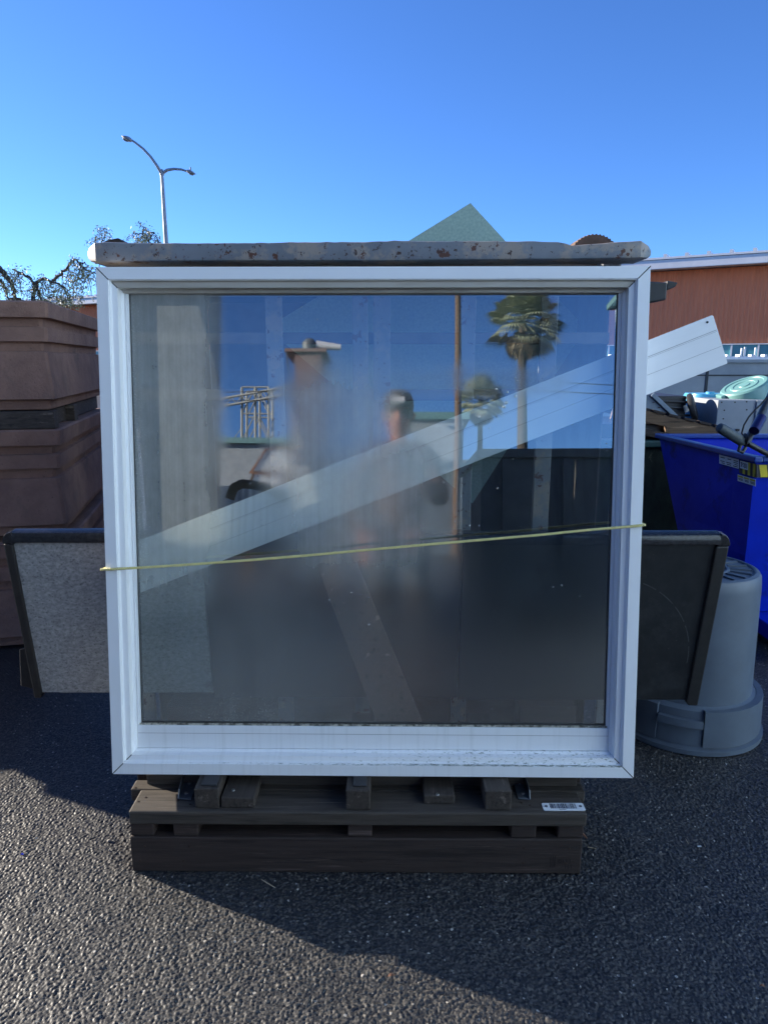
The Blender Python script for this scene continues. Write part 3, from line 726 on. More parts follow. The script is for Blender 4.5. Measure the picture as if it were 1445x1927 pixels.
def coil():
    Y = 2.35; a = P(1078, 460, Y); b = P(1150, 452, Y); c = (a+b)/2
    R_ = 0.075; mb = MB(); n = 44; x0 = Vector((c.x, Y, c.z-0.052))
    loops = []
    for i in range(n):
        ang = pi*(-0.02 + 1.04*i/(n-1)); rr = R_ + (0.004 if i % 2 else 0.0)
        d = Vector((cos(ang), 0, sin(ang)*0.92))
        loops.append([x0 + d*rr + Vector((0, -0.03, 0)), x0 + d*rr + Vector((0, 0.10, 0)), x0 + d*(R_-0.055) + Vector((0, 0.10, 0)), x0 + d*(R_-0.055) + Vector((0, -0.03, 0))])
    mb.loft(loops)
    mb.box((x0.x-R_, Y-0.02, x0.z-0.06), (x0.x+R_, Y+0.09, x0.z))
    o = mb.build('ribbed_rusty_cover', M['rust']); tag(o, 'rusty ribbed arched metal piece behind the right end of the steel rim', 'scrap metal')
coil()
a = P(198, 456, 2.14); b = P(240, 449, 2.14)
o = MB().hexa([(a.x, 2.10, r_t+0.001), (b.x+0.01, 2.10, r_t+0.001), (b.x+0.0, 2.26, r_t+0.001), (a.x, 2.26, r_t+0.001),
               (a.x+0.02, 2.10, r_t+0.012), (b.x-0.012, 2.10, r_t+0.018), (b.x-0.012, 2.26, r_t+0.018), (a.x+0.02, 2.26, r_t+0.012)]).build('wood_offcut', M['wood_dark'], bevel=0.002)
tag(o, 'flat brown wood offcut lying on the left end of the steel rim', 'wood offcut')

o = MB().box((r_l+0.05, 2.24, z_b-0.018), (r_r-0.05, 2.592, z_b-0.003)).build('added_sun_lid', M['wood_dark'], bevel=0.002)  # added lid, stops sun reaching the crate interior
tag(o, 'added dark lid keeping sun out of the steel crate top, in front of the green board', 'sun lid')
o = MB().box((r_l+0.05, 2.628, z_b-0.018), (r_r-0.05, 3.19, z_b-0.003)).build('added_sun_lid', M['wood_dark'], bevel=0.002)
tag(o, 'added dark lid keeping sun out of the steel crate top, behind the green board', 'sun lid')
o = MB().box((-0.75, 3.75, 0.0), (0.72, 5.35, 1.95)).box((-0.72, 3.78, 1.951), (0.69, 5.32, 2.0)).build('added_sun_blocker', M['rubber'], bevel=0.02)  # added out of view to keep sun off the hopper side
tag(o, 'tall dark sun blocker added unseen behind the steel crate to shade the hopper', 'sun blocker')

# ------------------------------------------------------------------ stone slabs
def slab(name, px0, px1, pyt, label, matb, left, right, dy=0.0, zb=0.378, edge=True, topcut=None):
    Yt, Yb = 2.045+dy, 2.105+dy
    zt = P(700, pyt, Yt).z
    x0, x1 = P(px0, pyt, Yt).x, P(px1, pyt, Yt).x
    d = Vector((0, Yt-Yb, zt-zb)).normalized(); nn = Vector((0, -d.z, d.y))
    Mx = Matrix(((1, 0, nn.x, 0), (0, d.y, nn.y, Yb), (0, d.z, nn.z, zb), (0, 0, 0, 1)))
    Hh = (Vector((0, Yt, zt)) - Vector((0, Yb, zb))).length
    t = thing(name, label, 'stone slab', ((x0+x1)/2, Yb, zb))
    ew = 0.036
    xl = x0 + (0.024 if left else 0); xr = x1 - (ew if right else 0)
    # lower end narrower: sides run slightly inwards
    il = 0.012 if left else 0; ir = 0.020 if right else 0
    MB().prism([(xl+il, 0.004), (xr-ir, 0.004), (xr, Hh-ew), (xl, Hh-ew)], Mx, -0.022, 0.0).build('face', matb, t, bevel=0.001)
    if edge:
        def edgebar(p, q, matx, n=1, lift=0.012):
            p, q = Vector(p), Vector(q); L = (q-p); l = L.length; L.normalize(); s = Vector((-L.y, L.x, 0))
            loops = []
            for tt in (0, l):
                c = p + L*tt; loops.append([Mx @ (c + s*(ew/2)*a + Vector((0, 0, z))) for a, z in ((-1, -0.024), (-1, lift-0.006), (-0.8, lift), (0.3, lift), (0.75, lift-0.005), (1, lift-0.016), (1, -0.024))])
            return MB().loft(loops)
        rr = 0.03
        edgebar((x0 + (rr if left else 0), Hh-ew/2, 0), (x1 - (rr if right else 0), Hh-ew/2, 0), M['polish']).build('top_edge', M['polish'], t, smooth=True)
        if left:
            MB().prism([(x0+rr, Hh), (x0+rr*0.5, Hh-0.004), (x0+0.006, Hh-0.014), (x0, Hh-rr), (x0+il*0.1, Hh-ew-0.002), (x0+ew, Hh-ew-0.002), (x0+ew, Hh-ew)], Mx, -0.023, 0.0115).build('corner', M['polish'], t, bevel=0.003)
            MB().prism([(x0+0.001, Hh-ew-0.003), (x0+il, -0.012), (x0+il+0.023, -0.012), (x0+il+0.025, 0.0), (x0+0.027, Hh-ew-0.003)], Mx, -0.024, 0.010).build('side_edge', M['polish_edge'], t, bevel=0.004)
        if right:
            MB().prism([(x1-rr, Hh), (x1-rr*0.5, Hh-0.004), (x1-0.006, Hh-0.014), (x1, Hh-rr), (x1, Hh-ew-0.002), (x1-ew, Hh-ew-0.002), (x1-ew, Hh-ew)], Mx, -0.023, 0.0115).build('corner', M['polish'], t, bevel=0.003)
            MB().prism([(x1-0.001, Hh-ew-0.003), (x1-ir, -0.012), (x1-ir-0.030, -0.012), (x1-ir-0.038, 0.0), (x1-ew-0.003, Hh-ew-0.003)], Mx, -0.024, 0.010).build('side_edge', M['polish_edge'], t, bevel=0.004)
    return t, Mx, Hh, x0, x1
tS, MxS, HhS, xS0, xS1 = slab('countertop_slab', 5, 374, 999, 'pale grey granite countertop slab with a polished black top edge, left of and behind the window', M['granite'], True, False)
# pale chalk arcs scratched on the back
def arc(t, Mx, cx, cy, r, a0, a1, wdt, m):
    n = 24; mb = MB()
    for i in range(n):
        if (i*7) % 5 == 0: continue
        a, b = radians(a0+(a1-a0)*i/n), radians(a0+(a1-a0)*(i+1)/n)
        pts = [(cx+(r+wdt)*cos(a), cy+(r+wdt)*sin(a)), (cx+(r+wdt)*cos(b), cy+(r+wdt)*sin(b)), (cx+(r-wdt)*cos(b), cy+(r-wdt)*sin(b)), (cx+(r-wdt)*cos(a), cy+(r-wdt)*sin(a))]
        mb.prism(pts, Mx, 0.0001, 0.0004)
    return mb.build('scratch', m, t)
M['scratch'] = mat('pale_scratch', (0.30, 0.30, 0.30), (0.18, 0.18, 0.19), 80, 0.8, bump=0)
M['scratch_dark'] = mat('faint_scratch', (0.06, 0.062, 0.066), (0.03, 0.03, 0.033), 60, 0.7, bump=0)
arc(tS, MxS, xS0+0.33, 0.10, 0.20, 128, 192, 0.0016, M['scratch'])
arc(tS, MxS, xS0+0.45, -0.15, 0.69, 97, 122, 0.0018, M['scratch'])
slab('countertop_slab', 377, 870, 1001, 'black granite countertop slab behind the lower glass, between the grey slab and the right-hand black one', M['granite_dark'], False, False, zb=0.36)
tD, MxD, HhD, xD0, xD1 = slab('countertop_slab', 873, 1373, 1003, 'black granite countertop slab with a rounded corner, right of and behind the window', M['granite_dark'], False, True, zb=0.352)
arc(tD, MxD, xD1-0.34, 0.16, 0.27, -8, 68, 0.0012, M['scratch_dark'])
slab('countertop_slab', 63, 1264, 995, 'thin slab standing behind the grey and black countertops, only its pale top edge showing', M['granite'], False, False, dy=0.034, edge=False, zb=0.36)
o = MB().hexa([P(40, 1290, 2.17), P(62, 1296, 2.17), P(64, 1296, 2.2), P(42, 1290, 2.2), P(37, 1222, 2.17), P(56, 1216, 2.17), P(58, 1216, 2.2), P(40, 1222, 2.2)]).build('stone_offcut', M['polish_edge'], bevel=0.003)
tag(o, 'small dark stone offcut poking out low behind the grey slab', 'stone offcut')
# timber props carrying the slabs
for x, lab in ((-0.60, 'dark timber prop under the grey slab at the rear of the pallet'), (0.52, 'dark timber prop under the black slab at the rear of the pallet')):
    o = MB().box((x-0.09, 2.075, 0.205), (x+0.09, 2.165, 0.350)).build('timber_prop', M['wood_dark'], bevel=0.004); tag(o, lab, 'timber', 'timber props under the slabs')

# ------------------------------------------------------------------ the window
W, H = 1.483, 1.414
t_win = thing('picture_window', 'large square white framed picture window with fogged glass leaning back on a pallet', 'window', M=WM)
# profile: (distance in from the outer edge, depth)
PR = [(0.0, -0.09), (0.0, 0.0), (0.0325, 0.0), (0.0335, -0.004), (0.0350, -0.004), (0.0370, -0.012), (0.0520, -0.014), (0.0530, -0.036), (0.0600, -0.040), (0.0600, -0.09)]
g = 0.0006
def member(side, name, m):
    loops = []
    for end in (0, 1):
        L = []
        for d, z in PR:
            if side == 'b': p = ((d if end == 0 else W-d), d, z)
            if side == 't': p = ((d+g if end == 0 else W-d-g), H-d, z)
            if side == 'l': p = (d, (d+g if end == 0 else H-d), z)
            if side == 'r': p = (W-d, (d+g if end == 0 else H-d), z)
            L.append(p)
        loops.append(L)
    mb = MB().loft(loops)
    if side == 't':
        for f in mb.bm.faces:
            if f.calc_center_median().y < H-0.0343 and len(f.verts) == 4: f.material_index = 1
    return mb.build(name, [m, M['vinyl_shaded']] if side == 't' else m, t_win, local=True, bevel=0.0012)
M['vinyl_soffit'] = M['vinyl']
member('b', 'sill', M['sill']); member('l', 'jamb', M['vinyl']); member('r', 'jamb', M['vinyl']); member('t', 'head', M['vinyl'])
# dark mitre seams
GL, GR, GB, GT = 0.0665, 1.4175, 0.1290, 1.3590       # glass opening
SX0, SX1, SY0, SY1 = 0.0605, W-0.0605, 0.0605, H-0.0605
sash = MB()
sash.box((SX0, SY0, -0.088), (SX1, GB-0.002, -0.043)); o_r = sash.build('bottom_rail', M['vinyl_rail'] if 'vinyl_rail' in M else M['sill'], t_win, local=True, bevel=0.0015)
MB().box((SX0+0.002, 0.1045, -0.0432), (SX1-0.002, 0.1055, -0.0424)).build('rail_line', M['groove'] if 'groove' in M else M['board_dark'], o_r, local=True)
MB().box((SX0, GT+0.004, -0.088), (SX1, SY1, -0.043)).build('top_rail', M['vinyl_shaded'], t_win, local=True, bevel=0.0015)
MB().box((SX0, GB-0.0015, -0.088), (GL-0.002, GT+0.0035, -0.044)).build('side_stile', M['vinyl'], t_win, local=True, bevel=0.001)
MB().box((GR+0.002, GB-0.0015, -0.088), (SX1, GT+0.0035, -0.044)).build('side_stile', M['vinyl'], t_win, local=True, bevel=0.001)
# the stepped soffit under the head, darker cream for shade
MB().box((0.053, H-0.0604, -0.043), (W-0.053, H-0.0535, -0.0385)).build('head_step', M['vinyl_shaded'], t_win, local=True, bevel=0.001)
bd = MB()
bd.box((GL-0.0015, GT-0.001, -0.060), (GR+0.0015, GT+0.0035, -0.048)); bd.build('glazing_bead', M['vinyl_shaded'], t_win, local=True)
MB().box((GL-0.0015, GB-0.0018, -0.060), (GR+0.0015, GB+0.0035, -0.048)).build('glazing_bead', M['mildew'], t_win, local=True)
MB().box((GL-0.0018, GB+0.004, -0.060), (GL+0.0025, GT-0.0015, -0.0475)).build('glazing_bead', M['vinyl'], t_win, local=True)
MB().box((GR-0.0025, GB+0.004, -0.060), (GR+0.0018, GT-0.0015, -0.0475)).build('glazing_bead', M['vinyl'], t_win, local=True)
gk = MB(); b_ = 0.0022
gk.box((GL+0.003, GB+0.004, -0.0545), (GR-0.003, GB+0.004+b_*1.6, -0.0520)); gk.box((GL+0.003, GT-0.0015-b_, -0.0545), (GR-0.003, GT-0.0015, -0.0520))
gk.box((GL+0.003, GB+0.0078, -0.0545), (GL+0.003+b_, GT-0.004, -0.0520)); gk.box((GR-0.003-b_, GB+0.0078, -0.0545), (GR-0.003, GT-0.004, -0.0520))
gk.build('gasket', M['gasket'], t_win, local=True)
mb = MB(); x0, x1, y0, y1 = GL+0.001, GR-0.001, GB+0.001, GT-0.001
mb.face([(x0, y0, -0.055), (x1, y0, -0.055), (x1, y1, -0.055), (x0, y1, -0.055)], 0)
mb.face([(x0, y0, -0.079), (x0, y1, -0.079), (x1, y1, -0.079), (x1, y0, -0.079)], 1)
for a, b in (((x0, y0), (x1, y0)), ((x1, y0), (x1, y1)), ((x1, y1), (x0, y1)), ((x0, y1), (x0, y0))):
    mb.face([(a[0], a[1], -0.055), (a[0], a[1], -0.079), (b[0], b[1], -0.079), (b[0], b[1], -0.055)], 2)
mb.build('glass', [M['glass'], M['glass_rear'], M['gasket']], t_win, local=True)
# mitre seams, slightly proud hairlines
sm = MB()
for sx in (0, 1):
    for sy in (0, 1):
        X = lambda d: d if sx == 0 else W-d
        Yy = lambda d: d if sy == 0 else H-d
        for (d0, z0), (d1, z1) in ((PR[1], PR[2]), (PR[5], PR[6])):
            a = Vector((X(d0), Yy(d0), z0+0.0002)); b = Vector((X(d1), Yy(d1), z1+0.0002)); s = Vector((0.0009*(1 if sx == 0 else -1), -0.0009*(1 if sy == 0 else -1), 0))
            sm.hexa([a-s+Vector((0,0,-.001)), b-s+Vector((0,0,-.001)), b+s+Vector((0,0,-.001)), a+s+Vector((0,0,-.001)), a-s, b-s, b+s, a+s])
sm.build('mitre_seam', M['dark_seam'], t_win, local=True)

# rope across the window, wrapped round both edges
def rope():
    pa = Wn(197, 1072, 0.006); pb = Wn(1207, 988, 0.006)
    ctrl = [Vector((-0.003, pa.y-0.002, -0.10)), Vector((-0.0055, pa.y, -0.05)), Vector((-0.0055, pa.y, 0.0)), Vector((0.004, pa.y+0.001, 0.0065))]
    meas = [(300, 1066), (430, 1057), (580, 1045), (722, 1032), (870, 1019), (1000, 1008), (1100, 998), (1160, 993)]
    ctrl += [Wn(x, y, 0.0065) for x, y in meas]
    ctrl += [Vector((W-0.004, pb.y-0.001, 0.0065)), Vector((W+0.0055, pb.y, 0.0)), Vector((W+0.0055, pb.y, -0.05)), Vector((W+0.003, pb.y-0.002, -0.10))]
    pts = [];
    for i in range(len(ctrl)-1):
        p0 = ctrl[max(0, i-1)]; p1 = ctrl[i]; p2 = ctrl[i+1]; p3 = ctrl[min(len(ctrl)-1, i+2)]
        m = max(2, int((p2-p1).length/0.0018))
        for k in range(m):
            t = k/m; pts.append(0.5*((2*p1)+(p2-p0)*t+(2*p0-5*p1+4*p2-p3)*t*t+(3*p1-p0-3*p2+p3)*t*t*t))
    pts.append(ctrl[-1]); pts = [WM @ p for p in pts]
    mb = MB(); s = 0; strands = [[], [], []]
    for i, p in enumerate(pts):
        tg = (pts[min(i+1, len(pts)-1)] - pts[max(i-1, 0)]).normalized()
        if i: s += (p-pts[i-1]).length
        ref = tg.cross(Vector((0, 0, 1)))
        if ref.length < 0.05: ref = tg.cross(Vector((0, 1, 0)))
        ref.normalize(); b = tg.cross(ref)
        for k in range(3):
            a = 2*pi*(s/0.021) + 2*pi*k/3
            strands[k].append(p + (ref*cos(a)+b*sin(a))*0.0019)
    for st in strands: mb.tube(st, 0.0021, 6)
    o = mb.build('rope', M['rope'], smooth=True, angle=0); tag(o, 'yellow twisted rope stretched across the front of the white window', 'rope')
rope()

# white grooved board behind the pane
def board():
    d0 = -0.102
    tr = Wn(1341, 592, d0); brr = Wn(1368, 684, d0); lo = Wn(470, 1035, d0); up = Wn(570, 893, d0)
    ax = (Vector((brr.x, brr.y)) - Vector((lo.x, lo.y))).normalized(); nrm = Vector((-ax.y, ax.x))
    wid = (Vector((tr.x, tr.y)) - Vector((brr.x, brr.y))).dot(nrm)
    Ln = 1.86
    Mb = WM @ Matrix(((ax.x, nrm.x, 0, brr.x), (ax.y, nrm.y, 0, brr.y), (0, 0, 1, d0), (0, 0, 0, 1)))
    sk = (Vector((tr.x, tr.y)) - Vector((brr.x, brr.y))).dot(ax)
    t = thing('grooved_board', 'long white grooved vinyl board slanting behind the glass and out past the right jamb', 'board', M=Mb)
    wl = (Vector((up.x, up.y)) - Vector((brr.x, brr.y))).dot(nrm)
    pts = [(-Ln, 0), (0, 0), (sk*0.05+0.001, 0.004), (sk, wid-0.004), (sk-0.004, wid), (-Ln, wid)]
    MB().prism(pts, Matrix.Identity(4), -0.012, 0).build('face', M['board'], t, local=True, bevel=0.001)
    for f, wd in ((0.69, 0.0014), (0.665, 0.0007), (0.36, 0.0009)):
        MB().box((-Ln+0.002, wid*f, 0.0001), (sk*f-0.003, wid*f+wd, 0.0006)).build('groove', M['board_dark'], t, local=True)
    x, y = sk-0.022, wid-0.014
    MB().tube([(x, y, 0), (x, y, 0.002)], 0.003, 10).build('nail_hole', M['dark_seam'], t, local=True)
board()

d_ = -0.123
M['plank_brown'] = wood('dull_brown_plank', (0.115, 0.075, 0.062), (0.085, 0.056, 0.048), axis=1)
pk = [Wn(x, y, d_) for x, y in ((566, 985), (636, 975), (800, 1372), (716, 1380))]
o = MB().hexa([WM @ p for p in pk] + [WM @ (p + Vector((0, 0, -0.016))) for p in pk]).build('brown_plank', M['plank_brown'], bevel=0.002)
tag(o, 'brown plank leaning behind the lower glass below the white grooved board', 'plank')

# ------------------------------------------------------------------ pallet
def pallet():
    PY = 1.765
    t = thing('wooden_pallet', 'dark weathered timber pallet with stub bearers carrying the white window', 'pallet', (-0.08, 1.95, 0))
    A = G(247, 1640); Bc = G(1095, 1645)
    xl, xr = A.x, Bc.x; yl, yr = A.y, Bc.y
    def fy(x): return yl + (yr-yl)*(x-xl)/(xr-xl)
    D = 0.48
    def blk(px0, px1, z0, z1, dy0, dy1, name, m, bev=0.003, pz=None):
        zc = (z0+z1)/2 if pz is None else pz
        a = None
        xa = solve(px0, zc, dy0); xb = solve(px1, zc, dy0)
        return MB().hexa([(xa, fy(xa)+dy0, z0), (xb, fy(xb)+dy0, z0), (xb, fy(xb)+dy1, z0), (xa, fy(xa)+dy1, z0),
                   (xa, fy(xa)+dy0, z1), (xb, fy(xb)+dy0, z1), (xb, fy(xb)+dy1, z1), (xa, fy(xa)+dy1, z1)]).build(name, m, t, bevel=bev)
    def solve(px, z, dy):
        x = 0.0
        for _ in range(8):
            Y = fy(x)+dy; zz = (HC - z)
            depth = Y*cos(PITCH) + zz*sin(PITCH)
            x = (px-722.5)/FPX*depth
        return x
    wd, wg, we = M['wood_dark'], M['wood_grey'], M['wood_end']
    # bottom beam, spacer blocks, upper plank
    blk(247, 1094, 0.0, 0.111, 0.0, 0.038, 'bottom_board', wd, 0.004)
    blk(300, 1050, 0.02, 0.108, 0.30, 0.40, 'bottom_board', wd, 0.004)
    zb0, zb1 = 0.1115, 0.154
    for a, b, bk in ((246, 290, .10), (326, 373, .48), (654, 700, .48), (961, 1009, .48), (1049, 1098, .10)):
        blk(a, b, zb0, zb1, 0.004, bk, 'block', wd, 0.004)
    blk(290, 1060, 0.090, 0.108, 0.04, 0.16, 'rear_board', wd, 0.003)
    blk(243, 1104, 0.1545, 0.196, -0.006, 0.098, 'deck_board', wg, 0.005)
    blk(247, 1100, 0.1545, 0.194, 0.101, 0.150, 'deck_board', wg, 0.004)
    blk(258, 1092, 0.1545, 0.193, 0.20, 0.30, 'deck_board', wd, 0.004)
    blk(258, 1092, 0.1545, 0.193, 0.34, 0.46, 'deck_board', wd, 0.004)
    blk(276, 1086, 0.1945, 0.226, 0.125, 0.165, 'upper_batten', wg, 0.003, pz=0.22)
    # stub bearers under the window
    for a, b, z1, y0 in ((366, 412, 0.258, 0.008), (416, 479, 0.229, 0.010), (651, 697, 0.258, 0.004), (797, 856, 0.224, 0.034), (912, 962, 0.258, 0.006)):
        blk(a, b, 0.1965, z1, y0, 0.45, 'stub_bearer', we, 0.004)
    # rubber shims on the bearers
    for a, b in ((378, 408), (664, 690)):
        blk(a, b, 0.2585, 0.2635, 0.02, 0.09, 'shim', M['rubber'], 0.002)
    # steel angle brackets
    for a, b, c, d in ((335, 360, 350, 374), (975, 998, 962, 985)):
        f0 = G(a, 1504, 0.198); f1 = G(b, 1506, 0.198); k0 = G(c, 1462, 0.198); k1 = G(d, 1462, 0.198)
        mb = MB(); up = Vector((0, 0, 0.003)); ext = (k0-f0)*1.1
        q = [f0, f1, f1+ext, f0+ext]
        mb.hexa([p for p in q] + [p+up for p in q])
        if a < 500: e0, e1 = f0, f0+ext
        else: e0, e1 = f1, f1+ext
        ww = Vector((0.0035 if a < 500 else -0.0035, 0, 0))
        base = [e0+up, e0+up+ww, e1+up+ww, e1+up]
        hgt = [Vector((0, 0.012, 0.022)), Vector((0, 0.012, 0.022)), Vector((0, 0, 0.035)), Vector((0, 0, 0.035))]
        mb.hexa(base + [p+h for p, h in zip(base, hgt)])
        br_ = mb.build('bracket', M['galv'], t, bevel=0.001)
        for s in (0.22, 0.62):
            c0 = (f0+f1)/2 + ext*s + up
            MB().lathe([(0, 0), (0.0065, 0), (0.0060, 0.0022), (0.003, 0.0035), (0, 0.0036)], Matrix.Translation(c0 + Vector((0, 0, 0.0002))), 16).build('screw', M['screw'], br_, smooth=True)
    # screws in the low bearers
    for px, py, z in ((439, 1487, 0.2295), (823, 1495, 0.2245)):
        p = G(px, py, z); MB().lathe([(0, 0), (0.0058, 0), (0.005, 0.0022), (0, 0.003)], Matrix.Translation(p), 14).build('screw', M['screw'], t, smooth=True)
    rnd = random.Random(9)
    for z_, dy_, lab_ in ((0.1963, 0.045, 'nail'), (0.1943, 0.125, 'nail')):
        for px in (262, 276, 342, 356, 668, 684, 978, 992):
            x = solve(px, z_, dy_) + rnd.uniform(-.01, .01); y = fy(x)+dy_+rnd.uniform(-.02, .02)
            MB().lathe([(0, 0), (0.0034, 0), (0.003, 0.0009), (0, 0.0011)], Matrix.Translation((x, y, z_)), 10).build('nail', M['nail'], t, smooth=True)
    for px in (268, 350, 676, 986, 1072):
        for z_ in (0.035, 0.082):
            x = solve(px, z_, 0)+rnd.uniform(-.012, .012); y = fy(x)
            MB().lathe([(0, 0.0012), (0.003, 0.001), (0.0034, 0)], Matrix.Translation((x, y, z_)) @ Euler((radians(90), 0, 0)).to_matrix().to_4x4(), 10).build('nail', M['nail'], t, smooth=True)
    # barcode plate
    c00 = G(1018, 1512, 0.1965); c10 = G(1097, 1513, 0.1965); c11 = G(1102, 1526, 0.1965); c01 = G(1023, 1526, 0.1965)
    ux = (c11-c01); uy = (c00-c01); uy -= ux*(uy.dot(ux)/ux.dot(ux)); w_, h_ = ux.length, uy.length; ux.normalize(); uy.normalize()
    uz = Vector((0, 0, 1)); Mp = Matrix(((ux.x, uy.x, 0, c01.x), (ux.y, uy.y, 0, c01.y), (ux.z, uy.z, 1, c01.z), (0, 0, 0, 1)))
    h_ = max(h_, 0.030)
    r_ = 0.003
    pl = MB().prism([(r_, 0), (w_-r_, 0), (w_, r_), (w_, h_-r_), (w_-r_, h_), (r_, h_), (0, h_-r_), (0, r_)], Mp, 0.0002, 0.0016).build('label_plate', M['plate'], t)
    rnd = random.Random(12); bars = MB(); x = w_*0.18
    while x < w_*0.80:
        bw = rnd.choice((0.0007, 0.0007, 0.0012, 0.002)); bars.prism([(x, h_*0.26), (x+bw, h_*0.26), (x+bw, h_*0.92), (x, h_*0.92)], Mp, 0.0017, 0.0019); x += bw + rnd.choice((0.0007, 0.001, 0.0016))
    x = w_*0.38
    for i in range(9):
        bars.prism([(x, h_*0.09), (x+0.0011, h_*0.09), (x+0.0011, h_*0.18), (x, h_*0.18)], Mp, 0.0017, 0.0019); x += 0.0021
    bars.build('barcode', M['ink'], pl)
    for fx_ in (0.09, 0.91):
        c = Mp @ Vector((w_*fx_, h_*0.55, 0.0017))
        MB().lathe([(0, 0), (0.0042, 0), (0.0040, 0.0014), (0.0022, 0.0010), (0, 0.0006)], Matrix.Translation(c), 16).build('rivet', M['galv'], pl, smooth=True)
    # burnt stamp on the bottom board
    p = P(1034, 1628, fy(0.47)-0.0008)
    def txt(s, x, z, size):
        cu = bpy.data.curves.new('stamp', 'FONT'); cu.body = s; cu.size = size; cu.extrude = 0.0003
        o = bpy.data.objects.new('stamp', cu); COL.objects.link(o)
        bpy.context.view_layer.update()
        me = bpy.data.meshes.new_from_object(o.evaluated_get(bpy.context.evaluated_depsgraph_get())); bpy.data.objects.remove(o)
        me.transform(Matrix.Translation(Vector((x, fy(x)-0.0006, z))) @ Matrix.Rotation(radians(90), 4, 'X')); me.transform(WMAT[t].inverted())
        me.materials.clear(); me.materials.append(M['stamp'])
        o2 = bpy.data.objects.new('stamp', me); COL.objects.link(o2); o2.parent = t
    xs_ = solve(1050, 0.05, 0)
    txt('0111-', xs_, 0.036, 0.019); txt('HT', xs_+0.018, 0.018, 0.019)
    s = MB()
    for k in range(3): s.box((xs_-0.022+k*0.006, fy(xs_)-0.0006, 0.022), (xs_-0.020+k*0.006, fy(xs_)+0.001, 0.060))
    s.build('stamp', M['stamp'], t)
pallet()

# ------------------------------------------------------------------ things at the right
def trash_can():
    C0 = Vector((1.205, 2.645, 0)); t = thing('trash_can', 'big grey plastic trash can standing upside down beside the black slab', 'trash can', C0)
    Mx = Matrix.Translation(C0)
    out = [(0.285, 0.0), (0.292, 0.004), (0.292, 0.022), (0.276, 0.026), (0.272, 0.030), (0.272, 0.036)]
    mb = MB(); mb.lathe([(0.262, 0.0)] + out + [(0.268, 0.125), (0.262, 0.165), (0.250, 0.172), (0.240, 0.176), (0.232, 0.60), (0.229, 0.632), (0.222, 0.645), (0.210, 0.650), (0.204, 0.648), (0.200, 0.642), (0.12, 0.642), (0.115, 0.648), (0.108, 0.648), (0.104, 0.636), (0.0, 0.634)], Mx, 96)
    mb.build('body', M['bin'], t, smooth=True, angle=30)
    # radial ribs on the upturned base
    for k in range(20):
        a = 2*pi*k/20; d = Vector((cos(a), sin(a), 0)); s = Vector((-sin(a), cos(a), 0))
        p, q = C0 + d*0.122 + Vector((0, 0, 0.645)), C0 + d*0.196 + Vector((0, 0, 0.645))
        MB().bar(p, q, 0.006 + 0.004*(k % 2), 0.007).build('base_rib', M['bin'], t)
    # moulded handle: raised band with a sunk grip
    def seg(a0, a1, z0, z1, r0, r1, name):
        n = 14; L = []
        for i in range(n+1):
            a = radians(a0+(a1-a0)*i/n); c, s = cos(a), sin(a)
            L.append([C0 + Vector((c*r0, s*r0, z0)), C0 + Vector((c*r1, s*r1, z0)), C0 + Vector((c*(r1-0.004), s*(r1-0.004), z1)), C0 + Vector((c*r0, s*r0, z1))])
        return MB().loft(L).build(name, M['bin'], t, smooth=True, angle=30)
    seg(262, 400, 0.034, 0.172, 0.255, 0.283, 'skirt_band'); seg(150, 228, 0.034, 0.172, 0.255, 0.283, 'skirt_band')
    seg(229, 261, 0.034, 0.108, 0.255, 0.275, 'handle'); seg(229, 261, 0.109, 0.135, 0.245, 0.289, 'handle')
trash_can()

